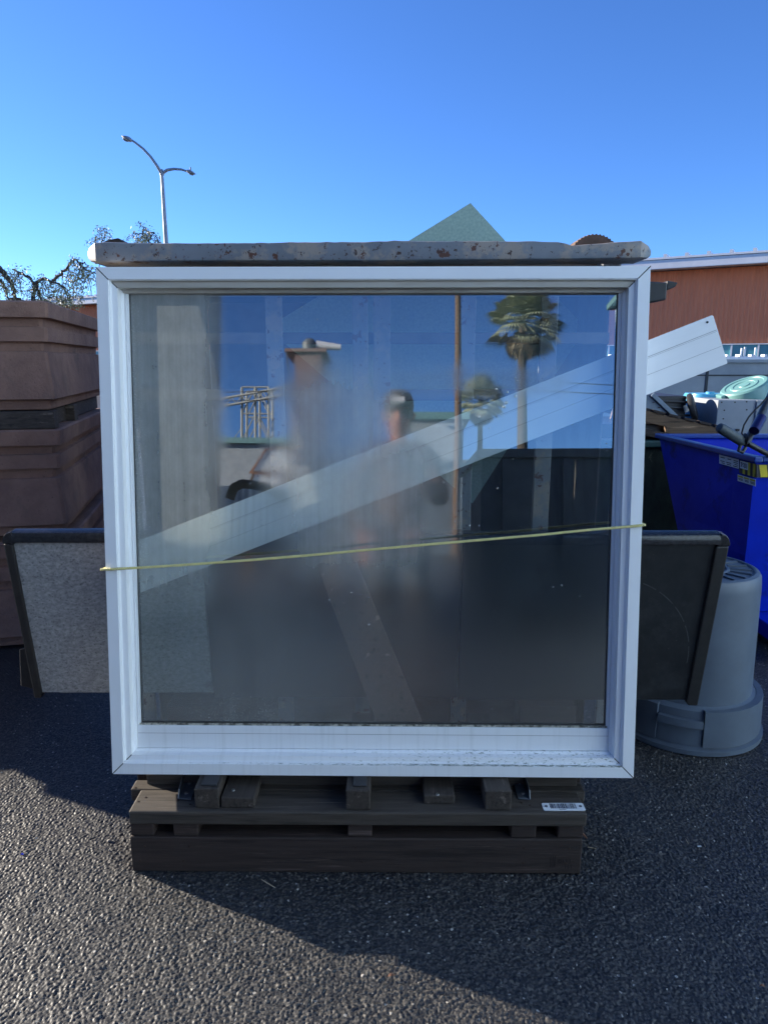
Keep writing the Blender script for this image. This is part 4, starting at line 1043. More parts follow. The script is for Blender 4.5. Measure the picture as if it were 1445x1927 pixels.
def hopper():
    t = thing('self_dumping_hopper', 'blue steel tipping hopper with warning stickers under its rim', 'hopper', (2.5, 3.9, 0))
    n0 = Vector((1.80, 3.42, 0.945)); f0 = P(1240, 824, 4.58)
    x2 = 3.15; zt = 0.95
    n1 = P(1402, 1045, 3.50); n1b = Vector((n1.x+0.02, 3.55, 0.13)); f1 = P(1275, 1000, 4.22); f1b = Vector((f1.x, 4.10, 0.13))
    wt = 0.01
    # side sheet facing the viewer's left
    side = [n0, n1, n1b, f1b, f1, f0]
    def sheet(poly, off, name, m):
        mb = MB(); a = [mb.bm.verts.new(p) for p in poly]; b = [mb.bm.verts.new(p+off) for p in poly]
        mb.bm.faces.new(a); mb.bm.faces.new(list(reversed(b))); n = len(poly)
        for i in range(n): mb.bm.faces.new((a[i], b[i], b[(i+1) % n], a[(i+1) % n]))
        return mb.build(name, m, t)
    sd = sheet(side, Vector((0.01, 0, 0)), 'side_panel', M['blue_dark'])
    sheet([p + Vector((x2-1.80, 0, 0)) for p in side], Vector((0.01, 0, 0)), 'side_panel', M['blue_dark'])
    dx = Vector((x2-1.80, 0, 0)); eps = Vector((0.0105, 0, 0))
    for a, b, nm in ((n0, n1, 'front_panel'), (n1, n1b, 'front_panel'), (f0, f1, 'rear_panel'), (f1, f1b, 'rear_panel'), (n1b, f1b, 'floor_panel')):
        sheet([a+eps, b+eps, b+dx, a+dx], Vector((0, 0.008, 0.004)), nm, M['blue_dark'])
    # rim rails
    r = 0.042
    MB().bar(n0+Vector((0, -0.03, 0.012)), f0+Vector((0, 0.03, 0.012)), r, 0.030).build('rim', M['blue_rim'], t, bevel=0.006)
    MB().bar(n0+Vector((0.022, -0.005, 0.012)), n0+dx+Vector((0.02, -0.005, 0.012)), r, 0.028).build('rim', M['blue_rim'], t, bevel=0.006)
    MB().bar(f0+Vector((0.022, 0.0, 0.012)), f0+dx+Vector((0.02, 0.0, 0.012)), r, 0.028).build('rim', M['blue_rim'], t, bevel=0.006)
    MB().bar(n0+dx+Vector((0, 0.02, 0.013)), f0+dx+Vector((0, -0.02, 0.013)), r, 0.030).build('rim', M['blue_rim'], t, bevel=0.006)
    # fork base
    MB().box((1.93, 3.30, 0.045), (2.12, 4.6, 0.125)).build('fork_pocket', M['blue_dark'], t, bevel=0.006)
    MB().box((2.75, 3.30, 0.045), (2.94, 4.6, 0.125)).build('fork_pocket', M['blue_dark'], t, bevel=0.006)
    MB().box((1.90, 3.16, 0.10), (3.0, 3.28, 0.118)).box((1.90, 3.16, 0.02), (1.92, 3.28, 0.099)).build('base_frame', M['blue_dark'], t, bevel=0.003)
    for x in (1.97, 2.8):
        for y in (3.4, 4.4): MB().box((x, y, 0), (x+0.1, y+0.1, 0.044)).build('skid', M['rubber'], t)
    # stickers, laid out on the side sheet
    vv = (n1-n0); hh = (f0-n0); hh.normalize(); nrm = hh.cross(vv).normalized()
    if nrm.x > 0: nrm = -nrm
    up = nrm.cross(hh); up = up if up.z > 0 else -up
    def OnSide(px, py):
        r_ = ray(px, py); q = CO + r_*((n0-CO).dot(nrm)/r_.dot(nrm)); d = q-n0; return d.dot(hh), d.dot(up)
    Ms = Matrix(((hh.x, up.x, nrm.x, n0.x), (hh.y, up.y, nrm.y, n0.y), (hh.z, up.z, nrm.z, n0.z), (0, 0, 0, 1)))
    def quad(x0, x1, y0, y1, z, m, parent, name): return MB().prism([(x0, y0), (x1, y0), (x1, y1), (x0, y1)], Ms, z, z+0.0006).build(name, m, parent)
    x0, _ = OnSide(1391, 855); x1, y = OnSide(1354, 850)
    st = quad(x0, x1, -0.058, -0.010, 0.004, M['plate'], sd, 'white_label')
    rnd = random.Random(3)
    for c in range(3):
        L = (x1-x0)/3
        for k in range(4):
            a = x0 + c*L + L*0.12; y_ = -0.020-k*0.0095
            if rnd.random() < 0.85: quad(a, a+L*rnd.uniform(0.45, 0.75), y_-0.004, y_, 0.0048, M['ink'], sd, 'label_print')
    xs, _ = OnSide(1425, 865); xe = x0-0.004
    quad(xs, xe, -0.078, -0.012, 0.004, M['ink'], sd, 'hazard_tape')
    k = xs+0.012
    while k < xe-0.02: quad(k, k+0.022, -0.077, -0.013, 0.0048, M['yellow'], sd, 'hazard_stripe'); k += 0.048
    a, _ = OnSide(1409, 860); b, _ = OnSide(1394, 856)
    quad(a, b, -0.052, -0.014, 0.0056, M['plate'], sd, 'number_label')
    def txt(s, x, y, size, z):
        cu = bpy.data.curves.new('label_number', 'FONT'); cu.body = s; cu.size = size; cu.extrude = 0.0003; cu.offset = 0.0008
        o = bpy.data.objects.new('label_number', cu); COL.objects.link(o); bpy.context.view_layer.update()
        me = bpy.data.meshes.new_from_object(o.evaluated_get(bpy.context.evaluated_depsgraph_get())); bpy.data.objects.remove(o)
        # seen from outside the sheet, the far end is on the left
        me.transform(Ms @ Matrix.Translation(Vector((x, y, z))) @ Matrix.Diagonal((-1, 1, 1, 1))); me.transform(WMAT[t].inverted())
        me.materials.clear(); me.materials.append(M['ink'])
        o2 = bpy.data.objects.new('label_number', me); COL.objects.link(o2); o2.parent = sd
    txt('7601', b-0.006, -0.045, 0.034, 0.0064)
    a, _ = OnSide(1423, 880); b, _ = OnSide(1389, 870)
    quad(a, b, -0.122, -0.088, 0.004, M['plate'], sd, 'warning_label')
    L = (b-a)/3
    for c in range(3):
        quad(a+c*L+L*0.08, a+c*L+L*0.92, -0.100, -0.091, 0.0048, M['yellow'], sd, 'warning_stripe')
        for k in range(2): quad(a+c*L+L*0.12, a+c*L+L*rnd.uniform(0.7, 0.9), -0.108-k*0.006, -0.105-k*0.006, 0.0048, M['ink'], sd, 'label_print')
    # tape wrapped on the front sheet
    yy = n0.y-0.004
    MB().hexa([(1.80, 3.414, 0.865), (2.3, 3.414, 0.865), (2.3, 3.4155, 0.865), (1.80, 3.4155, 0.865), (1.80, 3.412, 0.93), (2.3, 3.412, 0.93), (2.3, 3.4135, 0.93), (1.80, 3.4135, 0.93)]).build('hazard_tape', M['ink'], t)
    for k in range(5): MB().hexa([(1.83+k*0.09, 3.4125, 0.868), (1.865+k*0.09, 3.4125, 0.868), (1.865+k*0.09, 3.4132, 0.868), (1.83+k*0.09, 3.4132, 0.868), (1.815+k*0.09, 3.4105, 0.928), (1.85+k*0.09, 3.4105, 0.928), (1.85+k*0.09, 3.4112, 0.928), (1.815+k*0.09, 3.4112, 0.928)]).build('hazard_stripe', M['yellow'], t)
hopper()

def scooter():
    Y = 3.36
    g0 = P(1351, 803, Y-0.04); g1 = P(1398, 832, Y); j = P(1404, 833, Y+0.02); e = P(1450, 858, Y+0.03); s1 = P(1462, 718, Y+0.35)
    t = thing('kick_scooter', 'black folding scooter dropped into the blue hopper with its handle grip sticking out', 'scooter', P(1405, 835, Y))
    d = (g1-g0).normalized()
    MB().tube([g0, g0+d*0.006, g0+d*0.02, g1-d*0.01, g1], [0.012, 0.021, 0.0245, 0.0245, 0.020], 18).build('grip', M['grip'], t, smooth=True)
    MB().tube([g1, j, e, e+d*0.2], [0.014, 0.014, 0.013, 0.013], 14).build('handlebar', M['black'], t, smooth=True)
    ax = (s1-j).normalized()
    MB().tube([j-ax*0.01, s1, s1+ax*0.25], [0.0175, 0.0165, 0.016], 14).build('stem', M['black'], t, smooth=True)
    MB().tube([P(1418, 811, Y+0.03), P(1432, 786, Y+0.1)], 0.0235, 12).build('clamp', M['bluebolt'], t, smooth=True)
    MB().tube([g1-d*0.012+Vector((0, -0.01, 0.01)), g1+Vector((0, -0.012, 0.016))], [0.014, 0.028], 14).build('collar', M['rubber'], t, smooth=True)
    lev = MB().tube([P(1392, 838, Y-0.02), P(1389, 848, Y-0.025), P(1396, 851, Y-0.02), P(1402, 842, Y-0.01)], 0.009, 8).build('brake_lever', M['black'], t, smooth=True)
    cp = [P(x, y, Y+0.02) for x, y in ((1400, 824), (1395, 815), (1399, 800), (1408, 785), (1419, 772), (1430, 762), (1442, 748))]
    MB().tube(cp, 0.004, 8).build('brake_cable', M['rubber'], t, smooth=True)
    c = s1+ax*0.30; wh = MB(); Mw = Matrix.Translation(c) @ Euler((0, radians(90), radians(20))).to_matrix().to_4x4()
    wh.lathe([(0.03, -0.012), (0.07, -0.014), (0.085, -0.009), (0.088, 0), (0.085, 0.009), (0.07, 0.014), (0.03, 0.012)], Mw, 28).build('wheel', M['rubber'], t, smooth=True)
    MB().lathe([(0.004, -0.02), (0.012, -0.02), (0.012, 0.02), (0.004, 0.02)], Mw, 16).tube([s1+ax*0.24, c], 0.01, 8).build('fork', M['galv'], t, smooth=True)
M['bluebolt'] = mat('deep_blue_anodised', (0.015, 0.015, 0.10), None, 10, 0.35, metal=0.5)
scooter()

# open skip and the heap of things behind
def dumpster():
    t = thing('dark_green_skip', 'dark mossy green steel skip half hidden behind the blue hopper', 'skip', (2.7, 5.6, 0))
    a = P(1240, 838, 5.0)
    z = a.z
    mb = MB()
    mb.hexa([(1.45, 4.96, 0.03), (3.9, 4.96, 0.03), (3.9, 5.0, 0.03), (1.45, 5.0, 0.03), (1.30, 4.90, z), (4.0, 4.90, z), (4.0, 4.94, z), (1.30, 4.94, z)])
    mb.build('front_panel', M['moss'], t)
    MB().hexa([(1.46, 5.001, 0.03), (1.50, 5.001, 0.03), (1.50, 6.2, 0.03), (1.46, 6.2, 0.03), (1.30, 4.941, z), (1.34, 4.941, z), (1.34, 6.3, z), (1.30, 6.3, z)]).build('side_panel', M['moss'], t)
    MB().box((1.52, 4.99, 0.02), (3.95, 6.25, 0.80)).build('load', M['rubber'], t)
    MB().box((1.27, 4.86, z+0.001), (4.03, 4.97, z+0.045)).build('rim', M['moss_rim'], t, bevel=0.008)
    for x in (1.6, 2.6, 3.6): MB().box((x, 4.93, 0), (x+0.12, 5.1, 0.03)).build('foot', M['moss'], t)
dumpster()
ZS = P(1240, 838, 5.0).z + 0.046
o = MB().box((1.32, 5.0, ZS), (2.28, 5.7, ZS+0.105)).build('black_crate', M['black'], bevel=0.01); tag(o, 'flat black plastic crate lying under the tilted wooden pallet', 'crate')
def tilted_pallet():
    Y = 4.93
    a = P(1196, 768, Y); b = P(1366, 809, Y); d = (b-a); d.y = 0; L = d.length; d.normalize(); u = Vector((0, 1, 0)); v = d.cross(u)*-1
    if v.z < 0: v = -v
    v = Vector((-d.z, 0, d.x))
    t = thing('wooden_pallet', 'tilted brown pallet with notched side board lying on the heap behind the blue hopper', 'pallet', (a.x, Y, a.z))
    Mx = Matrix(((d.x, 0, v.x, a.x), (0, 1, 0, Y), (d.z, 0, v.z, a.z), (0, 0, 0, 1)))
    hgt = 0.115
    def stringer(y):
        pts = [(0, 0), (0.0, -hgt), (0.07, -hgt), (0.08, -hgt+0.038), (0.24, -hgt+0.04), (0.25, -hgt), (0.43, -hgt), (0.44, -hgt+0.034), (0.60, -hgt+0.034), (0.61, -hgt), (L, -hgt), (L, 0)]
        Mp = Matrix(((d.x, v.x, 0, a.x), (0, 0, 1, Y+y), (d.z, v.z, 0, a.z), (0, 0, 0, 1)))
        MB().prism(pts, Mp, 0, 0.036).build('stringer', M['wood_brown'], t, bevel=0.003)
    stringer(0); stringer(0.45); stringer(0.9)
    for k in range(6):
        x = 0.01 + k*(L-0.1)/5
        MB().box((x, -0.01, 0.001), (x+0.085, 0.95, 0.018), Mx).build('deck_board', M['wood_dark'], t, bevel=0.002)
    MB().box((0.0, -0.02, -hgt-0.05), (L*0.96, 0.06, -hgt-0.002), Mx).build('bottom_board', M['wood_dark'], t, bevel=0.003)
tilted_pallet()
# black bin on its side with a wheel at its end
def wheeled_bin():
    Y = 5.15
    z0 = P(1270, 790, Y).z; z1 = P(1270, 745, Y).z; x0 = P(1200, 760, Y).x; x1 = P(1296, 760, Y).x
    t = thing('wheeled_cart', 'black cart lying on its side with one spoked wheel, on the heap', 'cart', ((x0+x1)/2, Y, z0-0.1))
    MB().box((x0, Y, z0-0.16), (x1-0.02, Y+0.5, z1)).build('body', M['black'], t, bevel=0.01)
    for f in (0.25, 0.55, 0.8): 
        zz = z0+(z1-z0)*f; MB().tube([(x0+0.1, Y-0.03, zz), (x1, Y-0.03, zz-0.01)], 0.008, 8).build('axle_bar', M['rubber'], t, smooth=True)
    c = P(1302, 766, Y); Mw = Matrix.Translation(c) @ Euler((0, radians(72), radians(-25))).to_matrix().to_4x4()
    wh = MB().lathe([(0.045, -0.018), (0.082, -0.022), (0.098, -0.014), (0.101, 0), (0.098, 0.014), (0.082, 0.022), (0.045, 0.018), (0.045, -0.018)], Mw, 36).build('wheel', M['rubber'], t, smooth=True)
    MB().lathe([(0.0, -0.03), (0.018, -0.03), (0.026, -0.01), (0.044, -0.008), (0.044, 0.008), (0.0, 0.008)], Mw, 24).build('hub', M['cream_plastic'], wh, smooth=True)
    MB().tube([P(1288, 763, Y-0.06), P(1291, 772, Y-0.07), P(1290, 766, Y-0.05)], [0.012, 0.018, 0.005], 8).build('bracket', M['cream_plastic'], t, smooth=True)
M['cream_plastic'] = mat('grimy_cream_plastic', (0.55, 0.52, 0.45), (0.32, 0.29, 0.25), 30, 0.6)
wheeled_bin()
a = P(1196, 742, 5.0); b = P(1224, 742, 5.0); c = P(1276, 790, 5.0); d = P(1196, 790, 5.0)
o = MB().hexa([d, c, c+Vector((0, .02, 0)), d+Vector((0, .02, 0)), a, b, b+Vector((0, .02, 0)), a+Vector((0, .02, 0))])
o = o.build('metal_panel', M['bluegrey'], bevel=0.003); tag(o, 'slanting blue grey metal panel between the window edge and the black cart', 'metal panel')
e = MB().bar(b+Vector((0.005, -0.012, 0.0)), c+Vector((0, -0.012, 0)), 0.02, 0.03).build('folded_edge', M['bluegrey'], o, bevel=0.003)
for k in range(4):
    q = b.lerp(c, 0.2+k*0.2) + Vector((-0.02, -0.004, -0.02)); MB().tube([q, q+Vector((0, -0.006, 0))], 0.005, 8).build('rivet', M['ink'], o)
# pale blue tub
Yt = 5.35
a = P(1308, 745, Yt); b = P(1366, 792, Yt); cx = (a.x+b.x)/2 + 0.03; rr = (b.x-a.x)/2 + 0.03; hz = a.z
t = thing('blue_barrel', 'bright sky blue plastic barrel between the cart wheel and the grey cabinet', 'barrel', (cx, Yt+rr, ZS))
loops = []
for z, s in ((ZS-0.0, 0.96), (hz-0.09, 1.0), (hz-0.02, 1.0), (hz-0.004, 0.985), (hz, 0.95)):
    loops.append([Vector((cx+rr*s*(abs(cos(q))**0.6)*(1 if cos(q) > 0 else -1), Yt+rr+rr*s*(abs(sin(q))**0.6)*(1 if sin(q) > 0 else -1), z)) for q in [2*pi*k/48 for k in range(48)]])
MB().loft(loops).build('body', M['paleblue'], t, smooth=True)
MB().loft([[Vector((p.x, p.y, hz+dz)) for p in L] for dz, L in ((0.001, loops[4]), (0.012, [Vector((cx+(p.x-cx)*0.98, Yt+rr+(p.y-Yt-rr)*0.98, 0)) for p in loops[4]]))]).build('lid', M['paleblue'], t, smooth=True)
MB().tube([(cx-0.02, Yt+rr*0.4, hz+0.012), (cx-0.02, Yt+rr*0.4, hz+0.028)], 0.03, 20).build('bung', M['paleblue'], t, smooth=True)
# grey cabinet
Yc = 5.0
a = P(1351, 753, Yc); b = P(1350, 830, Yc)
t = thing('grey_cabinet', 'grey painted box with drilled holes standing behind the blue hopper', 'cabinet', (a.x+0.6, Yc+0.25, b.z-0.1))
xe = a.x+1.1
body = MB().box((a.x, Yc, b.z-0.1), (xe, Yc+0.5, a.z)).build('body', M['cabinet'], t, bevel=0.004)
xs = P(1417, 800, Yc).x
MB().box((xs, Yc-0.012, b.z-0.09), (xe, Yc-0.0005, a.z-0.002)).build('door', M['cabinet'], t, bevel=0.003)
for px, py in ((1357, 757), (1382, 757), (1404, 756), (1362, 772), (1404, 771), (1360, 788), (1357, 805), (1388, 810)):
    q = P(px, py, Yc); MB().tube([(q.x, Yc-0.0015, q.z), (q.x, Yc+0.004, q.z)], 0.0055, 10).build('hole', M['ink'], body)
q = P(1386, 809, Yc); MB().box((q.x-0.01, Yc-0.012, q.z-0.008), (q.x+0.012, Yc-0.001, q.z+0.008)).build('knob', M['ink'], body)
# upturned teal tub, tilted towards the light
def teal_tub():
    Y = 5.25
    c = P(1399, 724, Y)
    t = thing('teal_tub', 'round teal green tub tipped bottom up on top of the grey cabinet', 'tub', c - Vector((0, 0, 0.12)))
    ex = (P(1441, 702, Y) - P(1362, 737, Y)); ex.normalize()
    ax = Vector((-0.40, -0.12, 0.90)); ax = (ax - ex*ax.dot(ex)).normalized(); ey = ax.cross(ex)
    Mx = Matrix(((ex.x, ey.x, ax.x, c.x), (ex.y, ey.y, ax.y, c.y), (ex.z, ey.z, ax.z, c.z), (0, 0, 0, 1))) @ Matrix.Scale(0.88, 4)
    MB().lathe([(0.21, -0.16), (0.205, -0.165), (0.195, -0.04), (0.188, -0.012), (0.175, 0.0), (0.15, 0.0), (0.145, -0.006), (0.11, -0.006), (0.105, 0.0), (0.085, 0.0), (0.08, -0.005), (0.045, -0.005), (0.04, 0.001), (0.0, 0.001)], Mx, 64).build('body', M['teal'], t, smooth=True, angle=30)
    MB().lathe([(0.207, -0.166), (0.222, -0.168), (0.224, -0.15), (0.208, -0.145)], Mx, 64).build('lip', M['teal'], t, smooth=True)
    MB().box((-0.225, -0.05, -0.045), (-0.190, 0.05, 0.004), Mx).build('lug', M['teal'], t, bevel=0.006)
teal_tub()
a = P(1418, 752, 5.2); b = P(1452, 712, 5.2); c = P(1500, 720, 5.2); d = P(1490, 752, 5.2)
o = MB().hexa([a, d, d+Vector((0, .03, 0)), a+Vector((0, .03, 0)), b, c, c+Vector((0, .03, 0)), b+Vector((0, .03, 0))]).build('pale_green_panel', M['palegreen'], bevel=0.004)
tag(o, 'pale green panel leaning beside the teal tub at the right edge', 'panel')

# ------------------------------------------------------------------ small litter
def grit():
    rnd = random.Random(21); mb = MB()
    for i in range(420):
        if i < 300: x, y = rnd.uniform(-1.5, 1.5), rnd.uniform(1.1, 2.6)
        else: x, y = rnd.uniform(1.5, 2.0)+rnd.gauss(0, .1), rnd.uniform(2.7, 3.4)
        s = rnd.choice((0.0008, 0.0010, 0.0014, 0.0014, 0.0022))
        z = 0.0005; a = rnd.uniform(0, 6.28)
        pts = [Vector((x+cos(a+k*1.57)*s*rnd.uniform(.6, 1.2), y+sin(a+k*1.57)*s*rnd.uniform(.6, 1.2), z-0.002)) for k in range(4)]
        mb.hexa(pts + [p+Vector((0, 0, 0.002+s*rnd.uniform(.6, 1.3))) for p in pts])
    o = mb.build('loose_grit', M['grit']); tag(o, 'pale specks of grit and chips scattered over the asphalt', 'grit', kind='stuff')
grit()
def pebble(px, py, r, label, m='stone', seed=1):
    rnd = random.Random(seed); c = G(px, py, r*0.4); bm = bmesh.new(); bmesh.ops.create_icosphere(bm, subdivisions=2, radius=r)
    for v in bm.verts: v.co *= rnd.uniform(0.82, 1.12); v.co.z *= 0.65; v.co += c
    mb = MB(); mb.bm.free(); mb.bm = bm; o = mb.build('pebble', M[m], smooth=True); tag(o, label, 'pebble')
pebble(206, 1582, 0.0065, 'pale pebble on the sunlit asphalt left of the pallet', seed=2)
pebble(806, 1688, 0.0042, 'small tan pebble in the shade just before the middle of the pallet', seed=3)
pebble(827, 1762, 0.0034, 'tiny pale pebble in the shadow of the window, below the tan one', seed=4)
def twig(pts, r, label, m='straw', cat='twig'):
    o = MB().tube([G(x, y, z) for x, y, z in pts], [r*0.7, r, r*0.8, r*0.4][:len(pts)], 6).build('twig', M[m], smooth=True); tag(o, label, cat)
twig([(492, 1655, .002), (502, 1661, .004), (512, 1667, .003), (519, 1671, .001)], 0.0016, 'dry pale twig lying in front of the pallet')
twig([(1094, 1566, .012), (1099, 1572, .006), (1104, 1578, .001)], 0.0032, 'short brown twig against the right end of the pallet', 'leaf_dry')
twig([(1105, 1594, .002), (1113, 1595, .003), (1121, 1597, .002)], 0.0012, 'thin pale twig just right of the pallet')
def leaf(px, py, L, wd, ang, label):
    c = G(px, py, 0.004); ca, sa = cos(ang), sin(ang); mb = MB(); n = 8; top = []; bot = []
    for i in range(n+1):
        t = i/n; w_ = wd*sin(pi*t)**0.8; x = (t-0.5)*L; cur = 0.004*sin(pi*t)
        for s, arr in ((1, top), (-1, bot)):
            arr.append(c + Vector((x*ca - s*w_*sa, x*sa + s*w_*ca, cur + (0.002 if s > 0 else 0))))
    for i in range(n):
        mb.face([bot[i], bot[i+1], top[i+1], top[i]])
    bmesh.ops.remove_doubles(mb.bm, verts=mb.bm.verts, dist=1e-6)
    o = mb.build('dry_leaf', M['leaf_dry']); s_ = o.modifiers.new('thick', 'SOLIDIFY'); s_.thickness = 0.0006; tag(o, label, 'leaf')
leaf(736, 1837, 0.020, 0.0032, 0.25, 'small curled brown leaf at the shadow edge in the foreground')
leaf(1433, 1857, 0.012, 0.002, -0.1, 'tiny dry leaf in the shade near the right edge of the asphalt')
q = G(40, 1609, 0.002); o = MB().hexa([q, q+Vector((.006, 0, 0)), q+Vector((.007, .004, 0)), q+Vector((0, .004, 0)), q+Vector((0, 0, .003)), q+Vector((.005, 0, .004)), q+Vector((.006, .004, .003)), q+Vector((.001, .004, .004))]).build('plastic_scrap', M['bluebit']); tag(o, 'tiny bright blue plastic scrap on the asphalt near the left edge', 'scrap')
q = G(1312, 1594, 0.002); o = MB().hexa([q, q+Vector((.011, 0, 0)), q+Vector((.012, .004, 0)), q+Vector((0, .004, 0)), q+Vector((0, 0, .002)), q+Vector((.010, 0, .003)), q+Vector((.012, .004, .002)), q+Vector((.001, .004, .002))]).build('plastic_scrap', M['plate']); tag(o, 'tiny white plastic scrap on the asphalt at the right', 'scrap')
twig([(1289, 1578, .002), (1295, 1588, .002)], 0.0008, 'thin pale splinter left of the white plastic scrap')
twig([(1320, 1580, .002), (1327, 1594, .002)], 0.0008, 'thin pale splinter right of the white plastic scrap')

# ------------------------------------------------------------------ the yard behind the camera, seen mirrored in the pane
def RZ(px, d): return R(px, 900, d)
def palm(px, pyc, pyb, d, rcrown, label, seed):
    rnd = random.Random(seed); c = R(px, pyc, d); b = R(px-4, pyb, d); b.z = 0; b.x = c.x - 0.1; b.y = c.y
    t = thing('fan_palm', label, 'palm tree', b)
    n = 12; MB().tube([b.lerp(c, i/n)+Vector((sin(i*0.5)*0.03, 0, 0)) for i in range(n+1)], [0.34-0.012*i for i in range(n+1)], 12).build('trunk', M['bark'], t, smooth=True)
    for kind, cnt, m, e0, e1 in (('frond', 88, M['palm'], -42, 88), ('dry_frond', 30, M['palm_dry'], -88, -48)):
        mb = MB()
        for k in range(cnt):
            az = rnd.uniform(0, 2*pi); el = radians(rnd.uniform(e0, e1)); d_ = Vector((cos(az)*cos(el), sin(az)*cos(el), sin(el)))
            st = c + d_*0.15; L = rcrown*rnd.uniform(0.40, 0.66)*(0.62 if kind == 'dry_frond' else 1); hub = st + d_*L + Vector((0, 0, -0.12*rcrown*(1-sin(el))*0.6))
            s = d_.cross(Vector((0, 0, 1)))
            if s.length < .1: s = Vector((1, 0, 0))
            s.normalize(); u = s.cross(d_).normalized()
            mb.tube([st, hub], 0.012, 4)
            R_ = rcrown*rnd.uniform(0.38, 0.5)
            for q in range(18):
                a = radians(-100+200*q/17)
                dd = (d_*cos(a) + s*sin(a)).normalized(); w_ = dd.cross(u)*R_*0.06
                m1 = hub + dd*R_*0.6 + u*0.02; e = hub + dd*R_ + Vector((0, 0, -0.25*R_))
                mb.face([hub, m1-w_, e, m1+w_])
        mb.build(kind, m, t)
palm(982, 604, 1010, 40, 2.0, 'tall fan palm standing behind the camera, mirrored in the pane', 1)
palm(902, 752, 1010, 62, 2.1, 'short fan palm farther behind the camera, mirrored just above the board', 2)
def utility_pole():
    c = R(860, 520, 34); t = thing('utility_pole', 'brown timber utility pole behind the camera, mirrored in the pane', 'utility pole', (c.x, c.y, 0))
    MB().tube([(c.x, c.y, 0), (c.x, c.y, c.z+3)], [0.17, 0.12], 10).build('pole', M['wood_brown'], t, smooth=True)
    MB().box((c.x-1.2, c.y-0.06, c.z+1.5), (c.x+1.2, c.y+0.06, c.z+1.62)).build('crossarm', M['wood_brown'], t)
    for z, dz in ((R(860, 717, 34).z, 0), (R(860, 735, 34).z, 0.3)):
        MB().tube([(c.x+(20*k/10), c.y-0.4*k, z-0.25*sin(pi*k/10)+dz*0) for k in range(11)], 0.022, 5).build('wire', M['rubber'], t)
        MB().tube([(c.x-(16*k/10), c.y-0.4*k, z-0.25*sin(pi*k/10)) for k in range(11)], 0.018, 5).build('wire', M['rubber'], t)
utility_pole()
def box_between(name, label, cat, pxa, pxb, pytop, d, m, depth=3.0, extra=None):
    a = R(pxa, pytop, d); b = R(pxb, pytop, d); t = thing(name, label, cat, ((a.x+b.x)/2, (a.y+b.y)/2-depth/2, 0))
    y = (a.y+b.y)/2; z = (a.z+b.z)/2
    MB().box((min(a.x, b.x), y-depth, 0), (max(a.x, b.x), y, z)).build('body', m, t, bevel=0.02); return t, min(a.x, b.x), max(a.x, b.x), y, z
M['bounce_cladding'] = mat('pale_blue_bounce_cladding', (0.60, 0.81, 0.99), (0.56, 0.77, 0.97), 3, 0.5)  # pale blue chosen to cool the added bounce light
M['truck'] = mat('dull_grey_truck_paint', (0.13, 0.16, 0.19), (0.10, 0.125, 0.15), 2, 0.5)
M['brick'] = mat('red_brown_brick', (0.26, 0.17, 0.15), (0.19, 0.13, 0.12), 20, 0.8, stretch=(1, 1, 3))
M['roof_teal'] = mat('teal_sheet_roof', (0.16, 0.32, 0.33), None, 5, 0.5)
M['lattice'] = mat('pale_lattice_steel', (0.45, 0.46, 0.42), None, 5, 0.5)
t = thing('shipping_container', 'long row of stacked grey shipping containers left of and behind the camera', 'container', (-3.6, -4, 0))  # near end brought forward, outside the mirror view, to shade the yard
for zc in (0.0, 2.62):
    MB().box((-4.8, -5.2, zc), (-2.40, 0.25, zc+2.60)).build('body', M['truck'], t, bevel=0.02)
    rb = MB(); k = -5.0
    while k < 0.1: rb.box((-2.399, k, zc+0.12), (-2.365, k+0.10, zc+2.48)); k += 0.22
    rb.build('ribs', M['truck'], t)
    MB().box((-2.399, -5.2, zc+0.01), (-2.34, -5.08, zc+2.59)).build('corner_post', M['steel_in'], t)
t, x0, x1, y, z = box_between('brick_tower', 'red brown brick tower with a duct on top behind the camera, mirrored in the pane', 'tower', 556, 606, 664, 52, M['brick'], 3.4)
MB().box((x0-0.7, y-3.5, z+0.01), (x1+0.4, y+0.3, z+0.25)).build('parapet', M['brick'], t)
MB().lathe([(0, 0), (0.5, 0), (0.55, 0.7), (0.3, 1.0), (0, 1.05)], Matrix.Translation((x0+0.9, y-1, z+0.26)), 20).build('vent', M['truck'], t, smooth=True)
MB().tube([(x0+1.4, y-1, z+0.85), (x0+3.2, y-1, z+0.65)], [0.34, 0.22], 14).build('duct', M['white_metal'], t, smooth=True)
MB().bar((x0-0.6, y+0.1, z+0.0), (x0-0.05, y+0.1, z-4.2), 0.12, 0.12).build('brace', M['galv'], t)
